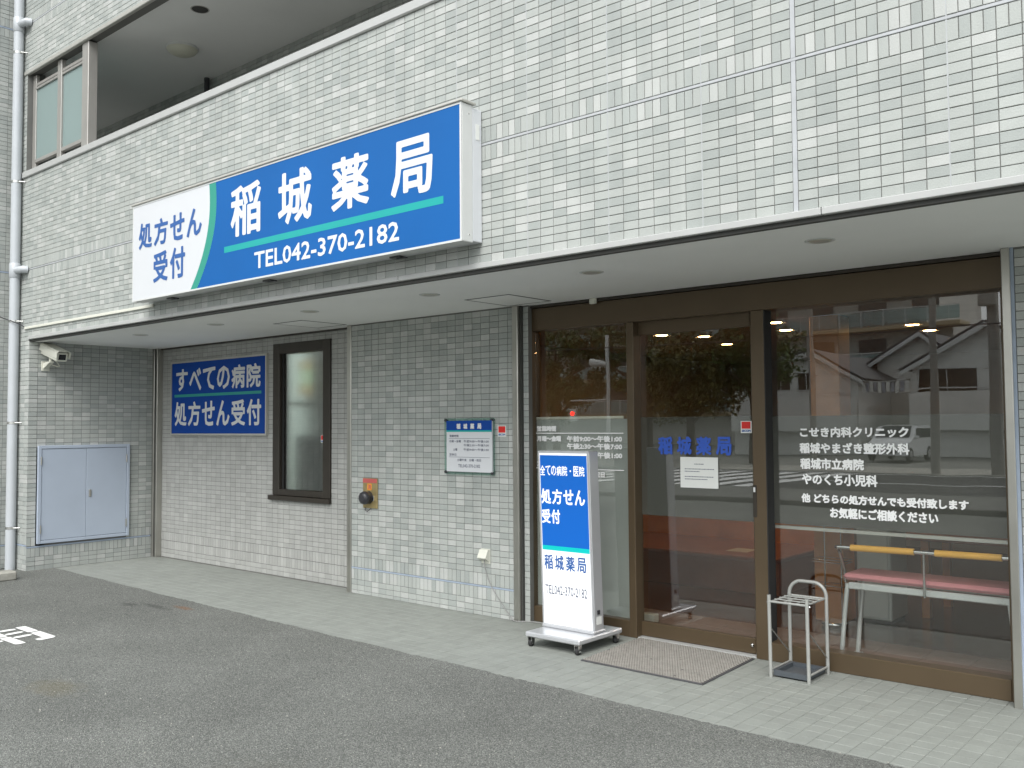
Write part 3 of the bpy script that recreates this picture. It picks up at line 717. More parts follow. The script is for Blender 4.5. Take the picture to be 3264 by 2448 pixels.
# sliding door
DY = 1.585
door = part('sliding_door', MB().box(-2.0, -1.955, DY, DY + .045, .012, 2.36, bev=.003).box(-1.036, -.98, DY, DY + .045, .012, 2.36, bev=.003).box(-1.955, -1.036, DY + .001, DY + .044, 2.255, 2.36, bev=.003).box(-1.955, -1.036, DY + .001, DY + .044, .012, .115, bev=.003), 'bronze', bld)
part('pane', B(-1.955, -1.036, DY + .018, DY + .026, .115, 2.255), 'clear_glass', door)
part('film', B(-1.955, -1.036, DY + .03, DY + .033, .905, 1.635), 'grey_film', door)
k = [('稲', 0), ('城', 1), ('薬', 2), ('局', 3)]; w = (1.75 - 1.162 - 3 * .037) / 4
its = []
for c, i in k:
    a = -1.75 + i * (w + .037); its.append((c, gx(a, DY), gx(a + w, DY), gz(1.362, DY), gz(1.491, DY), .0045))
characters(its, DY + .0165, 'vinyl_blue', door)
part('lock', B(-1.003, -.975, D3 - .008, D3 + .01, .95, 1.165, bev=.003), 'dark_bronze', door); part('lock_label', B(-.996, -.982, D3 - .0095, D3 - .0075, 1.118, 1.15), 'white_plastic', door)
part('knob', MB().lathe((-1.06, DY - .012, .07), (0, 1, 0), [(0, .006), (.003, .012), (.013, .014)], 14), 'chrome', door)
# display pane on the right
RY = 1.612
rp = part('display_pane', B(-.907, .552, RY, RY + .008, .12, 2.352), 'clear_glass', bld)
part('film', B(-.907, .552, RY + .011, RY + .014, .905, 1.63), 'grey_film', rp)
part('inner_rail', B(-.907, .552, RY + .03, RY + .045, .87, .892), 'alu_trim', rp)
def g2(s, x0, x1, z0, z1, r=.003): return gl(s, x0, x1, z0, z1, r, RY)
its = [g2('こせき内科クリニック', -.659, .028, 1.49, 1.556), g2('稲城やまざき整形外科', -.664, .031, 1.385, 1.456), g2('稲城市立病院', -.661, -.246, 1.283, 1.355), g2('やのくち小児科', -.652, -.165, 1.182, 1.256),
       g2('他 どちらの処方せんでも受付致します', -.658, .356, 1.066, 1.126), g2('お気軽にご相談ください', -.47, .186, .975, 1.044)]
part('lettering', letters(its, RY - .0012), 'vinyl_white', rp, label='white lettering listing clinics')
for i in range(8): part('blind_slat', B(.02 if i % 3 else -.1, .55, RY + .06, RY + .062, .94 + i * .045, .943 + i * .045), 'alu_trim', rp)

# ---- the room behind the glass
part('room_floor', B(-6.0, 3.0, 2.5, 8.0, -.05, 0), 'dark_wood_floor', bld)
lf = part('lobby_floor', B(-6.0, 3.0, 1.62, 2.5, -.05, -.002), 'floor_grout', bld)
me_ = mesh_of('tile', B(-.148, .148, -.148, .148, -.004, .0012, bev=.0015), 'lobby_tile')
for i in range(14):
    for j in range(3):
        o = bpy.data.objects.new('tile', me_); link(o, lf); o.location = (-3.3 + .3 * i, 1.77 + .3 * j, 0) if 1.77 + .3 * j < 2.4 else (-3.3 + .3 * i, 2.36, 0); o.scale = (1, 1, 1)
part('room_wall', MB().box(-6.2, -6.0, 1.8, 8.2, -.05, 2.6).box(3.0, 3.2, 1.8, 8.2, -.05, 2.6).box(-6.2, 3.2, 8.0, 8.2, -.05, 2.6).box(-4.6, -4.5, 1.8, 8.0, 0, 2.5), 'room_wall', bld)
part('room_ceiling', B(-6.0, 3.0, 1.63, 8.0, 2.45, 2.55), 'room_ceiling', bld)
part('wood_column', B(-1.2, -.96, 2.98, 3.22, 0, 2.45, bev=.006), 'orange_wood', bld)

# ================================================================== things on the building
# ---- large sign box on the fascia
SX0, SX1, SZ0, SZ1, SY = -6.255, -2.082, 2.732, 3.612, -.195
sg = thing('shop_sign', 'long blue and white pharmacy sign box with telephone number mounted on the upper tiled wall', 'sign', ((SX0 + SX1) / 2, 0, SZ0))
part('mounting_box', B(SX0 + .02, SX1 - .003, -.09, -.0055, SZ0 + .012, SZ1 - .012, bev=.004), 'sign_white', sg)
part('body', B(SX0, SX1, SY + .004, -.0925, SZ0, SZ1, bev=.005), 'white_plastic', sg)
part('rain_cap', B(SX0 - .02, SX1 + .012, SY - .014, -.07, SZ1 + .001, SZ1 + .018, bev=.004), 'alu_trim', sg)
def frame4(x0, x1, z0, z1, t, ya, yb): return MB().box(x0, x1, ya, yb, z0, z0 + t).box(x0, x1, ya, yb, z1 - t, z1).box(x0, x0 + t, ya + .0005, yb, z0 + t, z1 - t).box(x1 - t, x1, ya + .0005, yb, z0 + t, z1 - t)
part('frame', frame4(SX0, SX1, SZ0, SZ1, .014, SY - .004, SY + .003), 'white_plastic', sg)
ix0, ix1, iz0, iz1 = SX0 + .014, SX1 - .014, SZ0 + .014, SZ1 - .014
def sheet(poly, y): return MB().add([(x, y, z) for x, z in poly], [tuple(range(len(poly)))])
def strip(L, Rr, y):
    mb = MB(); v = []; f = []
    for (a, b) in zip(L, Rr): v += [(a[0], y, a[1]), (b[0], y, b[1])]
    for i in range(len(L) - 1): f.append((2 * i, 2 * i + 1, 2 * i + 3, 2 * i + 2))
    return mb.add(v, f)
zs = [iz1 - (iz1 - iz0) * i / 16 for i in range(17)]
def bez(pts, z):    # smooth boundary x(z)
    pts = sorted(pts, key=lambda p: p[1])
    if z <= pts[0][1]: return pts[0][0]
    for a, b in zip(pts, pts[1:]):
        if a[1] <= z <= b[1]:
            t = (z - a[1]) / (b[1] - a[1]); return a[0] + (b[0] - a[0]) * t
    return pts[-1][0]
AL = lambda z: -4.962 - .62 * ((3.43 - z) ** 2 if z < 3.43 else .6 * (z - 3.43) ** 2)
AR = lambda z: -4.862 - .62 * ((3.43 - z) ** 2 if z < 3.43 else .6 * (z - 3.43) ** 2)
part('white_field', B(ix0, ix1, SY - .001, SY + .0025, iz0, iz1), 'sign_white', sg)
part('blue_field', strip([(AR(z), z) for z in zs], [(ix1, z) for z in zs], SY - .0018), 'sign_blue', sg)
part('teal_arc', strip([(AL(z), z) for z in zs], [(AR(z), z) for z in zs], SY - .0022), 'arc_teal', sg)
part('teal_bar', sheet([(-4.744, 2.992), (-2.242, 2.992), (-2.242, 3.041), (-4.744, 3.041)], SY - .0024), 'sign_teal', sg)
rb = .0098
characters([('稲', -4.65, -4.234, 3.1, 3.512, rb), ('城', -4.009, -3.593, 3.1, 3.502, rb), ('薬', -3.367, -2.959, 3.106, 3.484, rb), ('局', -2.735, -2.338, 3.093, 3.475, rb)], SY - .003, 'letter_white', sg)
part('lettering', letters([('TEL042-370-2182', -4.319, -2.656, 2.811, 2.944, .0035)], SY - .003), 'letter_white', sg)
characters(spread('処方せん', -6.143, -5.083, 3.195, 3.433, .0075, .16) + spread('受付', -5.877, -5.342, 2.868, 3.138, .0075, .16), SY - .003, 'letter_blue', sg)
for x in (-5.7, -4.24, -2.76): part('bracket', MB().box(x - .07, x + .03, -.13, -.06, SZ0 - .012, SZ0 - .001, bev=.003).box(x - .02, x + .07, -.11, -.09, SZ0 - .02, SZ0 - .012), 'dark_cap', sg)
part('maker_label', B(SX1 - .0028, SX1 - .0005, -.062, -.03, 3.4, 3.5), 'paper', sg)
for z in (3.55, 2.78): part('screw', MB().lathe((SX1, -.13, z), (1, 0, 0), [(0, .006), (.002, .005)], 10), 'steel_band', sg)

# ---- blue board on the recess wall
bs = thing('wall_sign', 'dark blue prescription sign board in silver frame on the pale tiled recess wall', 'sign', (-7.65, D1, 1.49))
part('frame', frame4(-8.645, -6.65, 1.49, 2.38, .022, D1 - .03, D1 - .0012), 'alu_trim', bs)
part('board', B(-8.623, -6.672, D1 - .022, D1 - .0015, 1.512, 2.358), 'sign_navy', bs)
part('teal_bar', sheet([(-8.563, 1.948), (-6.752, 1.948), (-6.752, 1.98), (-8.563, 1.98)], D1 - .0228), 'board_teal', bs)
characters(spread('すべての病院', -8.527, -6.767, 2.02, 2.285, .008, .13) + spread('処方せん受付', -8.555, -6.754, 1.602, 1.892, .008, .13), D1 - .0232, 'letter_silver', bs)

# ---- opening hours plate
ip = thing('opening_hours_plate', 'small white opening hours plate with blue header on clear acrylic beside the entrance', 'plate', (-3.53, D2, 1.19))
part('acrylic', B(-3.83, -3.25, D2 - .02, D2 - .014, 1.168, 1.645), 'acrylic', ip)
for x in (-3.81, -3.27):
    for z in (1.185, 1.628): part('spacer', MB().lathe((x, D2 - .034, z), (0, 1, 0), [(0, .011), (.004, .013), (.033, .013)], 12), 'dark_cap', ip)
part('plate', B(-3.79, -3.262, D2 - .034, D2 - .0205, 1.19, 1.624), 'sign_white', ip)
PY = D2 - .0352
part('blue_header', sheet([(-3.79, 1.543), (-3.262, 1.543), (-3.262, 1.624), (-3.79, 1.624)], PY), 'sign_navy', ip)
part('teal_bar', sheet([(-3.79, 1.529), (-3.262, 1.529), (-3.262, 1.543), (-3.79, 1.543)], PY), 'sign_teal', ip)
part('lettering', letters(spread('稲城薬局', -3.668, -3.38, 1.553, 1.6, .0022, .75), PY - .0008), 'letter_white', ip)
tx = [('営業時間', -3.753, -3.646, 1.483, 1.505, .0004), ('月曜～金曜', -3.757, -3.618, 1.438, 1.46, .0004), ('午前9:00～午後1:00', -3.585, -3.297, 1.437, 1.461, .0004), ('午後2:30～午後7:00', -3.585, -3.297, 1.405, 1.427, .0004),
      ('土曜', -3.71, -3.661, 1.367, 1.389, .0004), ('午前9:00～午後1:00', -3.586, -3.297, 1.367, 1.39, .0004), ('定休日', -3.756, -3.673, 1.324, 1.346, .0004), ('土曜午後　日曜・祝日', -3.664, -3.386, 1.279, 1.302, .0004), ('TEL042-370-2182', -3.651, -3.396, 1.227, 1.254, .0004)]
mb = letters(tx, PY)
for z in (1.473, 1.314): mb.add([(-3.76, PY, z - .0014), (-3.287, PY, z - .0014), (-3.287, PY, z + .0014), (-3.76, PY, z + .0014)], [(0, 1, 2, 3)])
part('lettering', mb, 'letter_grey', ip)

# ---- security stickers
def sticker(x0, x1, z0, z1, y, label):
    t = thing('security_sticker', label, 'sticker', ((x0 + x1) / 2, y, z0)); w = x1 - x0; h = z1 - z0
    part('backing', B(x0, x1, y - .001, y, z0, z1), 'paper', t)
    part('red_square', sheet([(x0 + w * .08, z0 + h * .36), (x1 - w * .1, z0 + h * .36), (x1 - w * .1, z1 - h * .06), (x0 + w * .08, z1 - h * .06)], y - .0016), 'red_print', t)
    part('lettering', letters([('SECOM', x0 + w * .08, x1 - w * .1, z0 + h * .09, z0 + h * .28, .0012)], y - .0016), 'letter_blue', t)
sticker(-3.225, -3.133, 1.489, 1.58, D2 - .0012, 'red and white security sticker on the tiled wall beside the opening hours plate')
sticker(gx(-1.089, DY), gx(-1.008, DY), gz(1.517, DY), gz(1.6, DY), DY + .0175, 'red and white security sticker in the upper corner of the glass door')
sticker(-5.775, -5.717, 1.42, 1.497, D1 + .0255, 'tiny red security sticker at the edge of the narrow frosted window')

# ---- notice taped inside the door
nt_ = thing('paper_notice', 'white printed paper notice on the glass door below the blue shop name', 'notice', (gx(-1.42, DY), DY, gz(1.13, DY)))
px = [gx(-1.567, DY), gx(-1.267, DY)]; pz = [gz(1.128, DY), gz(1.346, DY)]
part('sheet', B(px[0], px[1], DY + .0155, DY + .0175, pz[0], pz[1]), 'paper', nt_)
mb = MB(); w = px[1] - px[0]; h = pz[1] - pz[0]
for (a, b, q) in ((.38, .62, .76), (.12, .88, .6), (.12, .5, .52), (.12, .86, .35), (.12, .72, .27)):
    x = px[0] + a * w
    while x < px[0] + b * w:
        l = random.uniform(.004, .012); mb.add([(x, DY + .015, pz[0] + q * h), (x + l, DY + .015, pz[0] + q * h), (x + l, DY + .015, pz[0] + q * h + .006), (x, DY + .015, pz[0] + q * h + .006)], [(0, 1, 2, 3)]); x += l + .003
part('print', mb, 'letter_grey', nt_, kind='stuff')

# ---- fire brigade inlet
fi = thing('fire_hose_inlet', 'brass fire hose inlet plate with black cap and orange label on the tiled wall', 'fire inlet', (-4.82, D2, .816))
part('plate', B(-4.922, -4.72, D2 - .014, D2 - .001, .816, 1.096, bev=.003), 'brass', fi)
part('red_band', B(-4.92, -4.722, D2 - .0155, D2 - .0142, 1.052, 1.092), 'faded_red', fi)
part('label', B(-4.857, -4.796, D2 - .0155, D2 - .0142, .985, 1.045), 'orange_label', fi)
part('lettering', letters([('消', -4.85, -4.803, .991, 1.039, .0015)], D2 - .0162), 'faded_red', fi)
part('cap', MB().lathe((-4.835, D2 - .105, .915), (0, 1, 0), [(0, .03), (.006, .05), (.03, .062), (.05, .062), (.055, .056), (.075, .056), (.091, .06)], 24), 'dark_cap', fi)
part('latch', MB().box(-4.77, -4.75, D2 - .03, D2 - .014, .885, .935, bev=.003), 'chrome', fi)
part('chain', MB().tube([(-4.885, D2 - .012, .82), (-4.88, D2 - .02, .795), (-4.85, D2 - .022, .785), (-4.82, D2 - .02, .8), (-4.81, D2 - .012, .82)], .003, 6), 'dark_cap', fi)

# ---- power outlet and cable
ou = thing('outdoor_outlet', 'beige outdoor power outlet cover low on the tiled wall', 'outlet', (-3.36, D2, .43))
part('back_plate', B(-3.415, -3.315, D2 - .008, D2 - .001, .432, .555, bev=.004), 'cream_plastic', ou)
part('hood', MB().prism([(D2 - .008, .552), (D2 - .03, .55), (D2 - .062, .49), (D2 - .062, .482), (D2 - .008, .452)], 'x', -3.412, -3.318), 'cream_plastic', ou)
part('screw', MB().lathe((-3.365, D2 - .034, .535), (0, 1, 0), [(0, .004), (.012, .004)], 8), 'dark_cap', ou)
pts = [(-3.355, D2 - .035, .47), (-3.357, D2 - .03, .43), (-3.35, D2 - .02, .37), (-3.32, D2 - .015, .29), (-3.27, D2 - .012, .215), (-3.2, D2 - .012, .14), (-3.13, D2 - .014, .07), (-3.07, D2 - .02, .018), (-3.02, D2 - .03, .007), (-2.95, D2 + .02, .006), (-2.86, D2 + .045, .006), (-2.76, D2 + .03, .006), (-2.66, D2 - .05, .006), (-2.56, D2 - .16, .006), (-2.5, D2 - .24, .03), (-2.44, D2 - .29, .12)]
def smooth(p, n=5):
    p = [Vector(q) for q in p]; out = []
    for i in range(len(p) - 1):
        a, b, c, d = p[max(i - 1, 0)], p[i], p[i + 1], p[min(i + 2, len(p) - 1)]
        for k in range(n):
            t = k / n; out.append(.5 * ((2 * b) + (c - a) * t + (2 * a - 5 * b + 4 * c - d) * t * t + (3 * b - a - 3 * c + d) * t ** 3))
    return out + [p[-1]]
single('power_cable', MB().tube(smooth(pts), .0042, 8), 'grey_cable', 'thin grey power cable hanging from the outlet to the standing sign', 'cable')

# ---- meter cabinet on the return wall
mc = thing('meter_cabinet', 'pale blue steel double-door meter cabinet on the side wall of the recess', 'cabinet', (XR, .64, .29))
part('frame', MB().box(XR - .002, XR + .03, .108, .145, .29, 1.39, bev=.003).box(XR - .002, XR + .03, 1.14, 1.175, .29, 1.39, bev=.003).box(XR - .001, XR + .029, .145, 1.14, .29, .325, bev=.003).box(XR - .001, XR + .029, .145, 1.14, 1.355, 1.39, bev=.003), 'cabinet_paint', mc)
part('back', B(XR - .002, XR + .006, .14, 1.15, .32, 1.36), 'dark_gap', mc)
for a, b in ((.149, .650), (.6535, 1.136)): part('door', B(XR + .008, XR + .024, a, b, .329, 1.351, bev=.003), 'cabinet_paint', mc)
part('handle', B(XR + .024, XR + .032, .683, .712, .785, .868, bev=.003), 'stainless', mc)
for y in (.141, 1.134):
    for z in (.45, 1.22): part('hinge', MB().tube([(XR + .03, y, z - .045), (XR + .03, y, z + .045)], .008, 8), 'stainless', mc)

# ---- CCTV camera
cc = thing('security_camera', 'cream box-shaped security camera on a wall bracket under the soffit', 'camera', (XR, .2, 2.3))
part('wall_plate', B(XR - .0005, XR + .008, .135, .225, 2.235, 2.345, bev=.003), 'camera_paint', cc)
part('bracket', MB().prism([(XR + .008, 2.325), (XR + .17, 2.338), (XR + .17, 2.322), (XR + .02, 2.262), (XR + .008, 2.262)], 'y', .15, .2), 'camera_paint', cc)
part('joint', MB().tube([(XR + .14, .178, 2.335), (XR + .14, .178, 2.40)], .016, 10), 'camera_paint', cc)
def oriented(mb, c, fwd, up=Vector((0, 0, 1))):
    # local x = forward, y = left, z = up
    f = Vector(fwd).normalized(); l = up.cross(f).normalized(); u = f.cross(l); c = Vector(c)
    mb.v = [tuple(c + f * v[0] + l * v[1] + u * v[2]) for v in mb.v]; return mb
cf = Vector((1.0, .06, -.3)); cp = (XR + .2, .2, 2.425)
part('housing', oriented(MB().box(-.2, .165, -.062, .062, -.055, .048, bev=.01), cp, cf), 'camera_paint', cc)
hood = oriented(MB().prism([(-.078, -.012), (-.078, .054), (-.06, .07), (.06, .07), (.078, .054), (.078, -.012), (.073, -.012), (.073, .052), (.058, .065), (-.058, .065), (-.073, .052), (-.073, -.012)], 'x', -.21, .2), cp, cf)
part('sun_hood', hood, 'camera_paint', cc)
part('front', oriented(MB().box(.165, .172, -.058, .058, -.05, .044, bev=.003), cp, cf), 'camera_paint', cc)
part('lens_window', oriented(MB().box(.1722, .174, -.04, .04, -.033, .03), cp, cf), 'lens_glass', cc)
part('cable', MB().tube(smooth([(XR + .1, .2, 2.39), (XR + .12, .26, 2.33), (XR + .08, .3, 2.29), (XR + .02, .27, 2.3), (XR + .004, .25, 2.31)]), .006, 7), 'camera_paint', cc)

# ---- downpipe
dp = thing('downpipe', 'pale grey vertical rainwater downpipe in the left corner of the facade', 'downpipe', (-9.245, -.065, 0))
part('pipe', MB().tube([(-9.245, -.065, .0), (-9.245, -.065, 7.6)], .053, 20), 'pipe_paint', dp)
for z in (3.38, 6.227):
    part('collar', MB().tube([(-9.245, -.065, z - .085), (-9.245, -.065, z - .08), (-9.245, -.065, z + .08), (-9.245, -.065, z + .085)], [.054, .06, .06, .054], 20), 'pipe_paint', dp)
    part('branch', MB().tube([(-9.245, -.065, z), (-9.13, -.06, z), (-9.06, -.05, z), (-9.05, -.005, z)], [.04, .04, .042, .04], 14), 'pipe_paint', dp)
for z in (5.9, 4.4, 2.8, 1.65, .47):
    part('clamp', MB().tube([(-9.245, -.065, z - .014), (-9.245, -.065, z + .014)], .0555, 20), 'steel_band', dp); part('clamp_arm', MB().tube([(-9.19, -.06, z), (-9.15, -.002, z)], .007, 8), 'steel_band', dp)
single('wire', MB().tube(smooth([(-9.42, -.6, 2.99), (-9.3, -.14, 2.83), (-9.19, -.12, 2.80), (-9.15, -.03, 2.76), (-9.09, -.012, 2.725)]), .006, 7), 'dark_cap', 'dark wire tied round the downpipe under the fascia', 'wire')
cd_ = thing('cable_duct', 'thin cream plastic cable duct running level along the tiles to the sign', 'cable duct', (-7.7, 0, 2.715))
part('duct', B(-9.09, -6.27, -.018, -.0012, 2.702, 2.73, bev=.003), 'cream_plastic', cd_); part('end_cap', B(-6.269, -6.22, -.02, -.0012, 2.7, 2.732, bev=.004), 'cream_plastic', cd_)

# ---- soffit downlights and hatches
dl = None
for x, lab in ((-7.4, 'round recessed downlight in the soffit above the meter cabinet corner'), (-5.965, 'round recessed downlight in the soffit nearest the narrow frosted window'), (-4.515, 'round recessed downlight in the soffit between the two access hatches'),
               (-3.065, 'round recessed downlight in the soffit left of the entrance hatch, below the sign end'), (-1.583, 'round recessed downlight in the soffit in front of the sliding door'), (-.079, 'round recessed downlight in the soffit in front of the display window, nearest the camera')):
    if dl is None:
        dl = thing('downlight', lab, 'downlight', (x, .48, ZS), 'downlights in the soffit'); c = (x, .48, ZS)
        part('rim', MB().lathe(c, (0, 0, -1), [(-.002, .055), (.004, .06), (.006, .07), (.004, .078), (-.001, .08)], 28), 'white_plastic', dl)
        part('lens', MB().lathe((x, .48, ZS - .0065), (0, 0, -1), [(-.001, .058), (.001, .056)], 28), 'lamp_cover', dl)
        part('baffle', MB().lathe((x, .48, ZS - .0078), (0, 0, -1), [(0, .048), (.0006, .046)], 28), 'alu_trim', dl)
    else:
        o = copy_tree(dl); o.location.x = x; o['label'] = lab
def hatch(x0, x1, y0, y1, lab):
    t = thing('access_hatch', lab, 'hatch', ((x0 + x1) / 2, (y0 + y1) / 2, ZS), 'access hatches in the soffit'); g = .02
    part('gap', MB().box(x0, x1, y0, y0 + g, ZS - .0015, ZS + .002).box(x0, x1, y1 - g, y1, ZS - .0015, ZS + .002).box(x0, x0 + g, y0 + g, y1 - g, ZS - .0015, ZS + .002).box(x1 - g, x1, y0 + g, y1 - g, ZS - .0015, ZS + .002), 'dark_gap', t)
    part('panel', B(x0 + g, x1 - g, y0 + g, y1 - g, ZS - .002, ZS + .002), 'soffit_paint', t)
hatch(-5.55, -5.1, .83, 1.36, 'square access hatch in the soffit near the frosted window'); hatch(-3.08, -2.62, .87, 1.385, 'square access hatch in the soffit left of the sliding door')
# ---- balcony ceiling fittings
bl = thing('balcony_lamp', 'cream dome lamp on the balcony ceiling', 'lamp', (-7.26, .846, 5.7))
part('dome', MB().lathe((-7.26, .846, 5.7), (0, 0, -1), [(-.001, .165), (.02, .162), (.05, .142), (.075, .095), (.085, .04)], 30), 'lamp_cover', bl); part('base', MB().lathe((-7.26, .846, 5.7), (0, 0, -1), [(-.003, .173), (.015, .173), (.02, .166)], 30), 'white_plastic', bl)
bv = thing('balcony_downlight', 'dark round recessed fitting in the balcony ceiling', 'downlight', (-6.275, .474, 5.7))
part('rim', MB().lathe((-6.275, .474, 5.7), (0, 0, -1), [(-.001, .075), (.004, .082), (.002, .09), (-.002, .09)], 26), 'alu_trim', bv); part('cavity', MB().lathe((-6.275, .474, 5.6985), (0, 0, -1), [(-.001, .078), (.003, .074)], 26), 'dark_gap', bv)

# ================================================================== things on the ground
kb = single('concrete_kerb', B(-8.62, -8.44, -1.6, -.3, 0, .095, bev=.015), 'concrete', 'short concrete kerb block at the foot of the downpipe', 'kerb')
# painted character on the asphalt (upright for someone facing -X)
rm = thing('road_marking', 'white stencilled character painted on the asphalt at the left edge', 'marking', (-5.65, -1.4, .005))
def paint(pts): return MB().add([(x, y, .0075) for x, y in pts], [tuple(range(len(pts)))])
def bar(xa, ya, xb, yb, w, r=.35):
    a = Vector((xa, ya)); b = Vector((xb, yb)); d = (b - a).normalized(); n = Vector((-d.y, d.x)) * w / 2; e = d * w * r
    return paint([tuple(p) for p in (a + n * .55, a + e + n, b - e + n, b + n * .55, b - n * .55, b - e - n, a + e - n, a - n * .55)])
for q in ((-5.965, -1.242, -5.70, -1.245, .078, .12), (-5.905, -1.3, -5.9, -1.432, .062, .4), (-5.765, -1.3, -5.745, -1.432, .062, .4), (-5.605, -1.3, -5.59, -1.432, .062, .4), (-5.95, -1.477, -5.675, -1.477, .075, .12), (-5.655, -1.477, -5.345, -1.475, .075, .2),
          (-5.905, -1.525, -5.9, -1.655, .062, .4), (-5.745, -1.525, -5.74, -1.655, .062, .4), (-5.55, -1.525, -5.55, -1.655, .062, .4), (-5.95, -1.7, -5.6, -1.7, .075, .12), (-5.58, -1.705, -5.33, -1.76, .075, .2)): part('stroke', bar(*q), 'road_paint', rm)
part('stroke', paint([(-5.685, -1.206), (-5.40, -1.206), (-5.365, -1.235), (-5.352, -1.33), (-5.37, -1.35), (-5.425, -1.347), (-5.438, -1.288), (-5.67, -1.283)]), 'road_paint', rm)

# ---- standing light-box sign
STL = (-2.2, 1.08, 0)
ss = thing('standing_sign', 'blue and white illuminated standing sign on a wheeled base beside the entrance', 'sign', STL)
part('base_plate', B(-2.435, -1.955, .805, 1.335, .072, .108, bev=.008), 'stand_metal', ss)
part('socket', B(-2.44, -1.975, 1.005, 1.16, .108, .13, bev=.006), 'stand_metal', ss)
def caster(x, y):
    c = part('caster', MB().lathe((x - .012, y, .026), (1, 0, 0), [(0, .018), (.003, .026), (.021, .026), (.024, .018)], 18), 'tyre', ss)
    part('fork', MB().prism([(y - .012, .02), (y + .012, .02), (y + .02, .071), (y - .02, .071)], 'x', x - .019, x - .0145).prism([(y - .012, .02), (y + .012, .02), (y + .02, .071), (y - .02, .071)], 'x', x + .0145, x + .019), 'chrome', c)
for x, y in ((-2.405, .84), (-1.99, .84), (-1.99, 1.3), (-2.405, 1.3)): caster(x, y)
TL = math.tan(.029)
def lean(mb):
    mb.v = [(x - (z - .115) * TL, y, z) for x, y, z in mb.v]; return mb
PX0, PX1, PZ0, PZ1, PYF = -2.447, -1.982, .118, 1.392, 1.026
part('body', lean(B(PX0, PX1, PYF + .003, PYF + .118, PZ0, PZ1, bev=.006)), 'stand_metal', ss)
part('frame', lean(frame4(PX0 + .002, PX1 - .002, PZ0 + .002, PZ1 - .002, .014, PYF - .001, PYF + .0028)), 'stand_metal', ss)
part('white_face', lean(B(PX0 + .016, PX1 - .016, PYF + .0005, PYF + .0026, PZ0 + .016, PZ1 - .016)), 'backlit_white', ss)
part('blue_field', lean(sheet([(-2.427, .7), (-2.0, .7), (-2.0, 1.36), (-2.427, 1.36)], PYF - .0002)), 'backlit_blue', ss)
part('teal_band', lean(sheet([(-2.427, .667), (-2.0, .667), (-2.0, .7), (-2.427, .7)], PYF - .0002)), 'backlit_teal', ss)
U_ = lambda x, z: x + (z - .115) * TL
def ll(s, x0, x1, z0, z1, r, gap): return [(c[0], U_(c[1], z0), U_(c[2], z0)) + c[3:] for c in spread(s, x0, x1, z0, z1, r, gap)]
part('lettering', lean(letters(ll('全ての病院・医院', -2.459, -2.054, 1.212, 1.284, .0011, .1), PYF - .0008)), 'backlit_white', ss)
characters(ll('処方せん', -2.45, -2.051, 1.004, 1.114, .003, .12) + ll('受付', -2.445, -2.276, .862, .965, .003, .12), PYF - .0008, 'backlit_white', ss, lean)
characters(ll('稲城薬局', -2.426, -2.047, .528, .635, .0022, .25), PYF - .0008, 'letter_blue', ss, lean)
part('lettering', lean(letters([('TEL042-370-2182', U_(-2.419, .35), U_(-2.041, .35), .35, .416, .0005)], PYF - .0008)), 'letter_grey', ss)
part('switch_label', lean(B(PX1 + .0003, PX1 + .0016, PYF + .03, PYF + .09, .17, .225)), 'paper', ss); part('switch', lean(B(PX1 + .0003, PX1 + .004, PYF + .04, PYF + .07, .24, .27)), 'dark_cap', ss)

# ---- door mat with raised loops
dm = thing('door_mat', 'beige looped door mat with dark edge in front of the sliding door', 'mat', (-1.45, 1.12, 0))
mq = [(-1.885, .728), (-.962, .718), (-1.0, 1.49), (-1.93, 1.51)]
def quadpt(u, v):
    a = Vector(mq[0]).lerp(Vector(mq[1]), u); b = Vector(mq[3]).lerp(Vector(mq[2]), u); return a.lerp(b, v)
def mslab(u0, u1, v0, v1, z0, z1): 
    c = [quadpt(u0, v0), quadpt(u1, v0), quadpt(u1, v1), quadpt(u0, v1)]
    return MB().prism([tuple(p) for p in c], 'z', z0, z1)
part('edge', mslab(0, 1, 0, 1, .002, .0075), 'mat_edge', dm); part('base', mslab(.013, .987, .014, .986, .003, .0105), 'mat_base', dm)
mb = MB(); nu, nv = 46, 44
for i in range(nu):
    for j in range(nv):
        u = .016 + .968 * (i + .5 + (.25 if j % 2 else -.25)) / nu; v = .016 + .968 * (j + .5) / nv; p = quadpt(min(max(u, .018), .982), v)
        a = .0082; b = .0062; z = .0105
        if random.random() < .02: continue
        t = random.uniform(-.002, .002)
        mb.add([(p.x - a, p.y - b, z), (p.x + a, p.y - b, z), (p.x + a, p.y + b, z), (p.x - a, p.y + b, z), (p.x - a * .6, p.y - b * .6, z + .006 + t), (p.x + a * .6, p.y - b * .6, z + .006), (p.x + a * .6, p.y + b * .6, z + .006 - t), (p.x - a * .6, p.y + b * .6, z + .006)],
               [(0, 1, 5, 4), (1, 2, 6, 5), (2, 3, 7, 6), (3, 0, 4, 7), (4, 5, 6, 7)])
part('loops', mb, 'mat_bead', dm, kind='stuff')

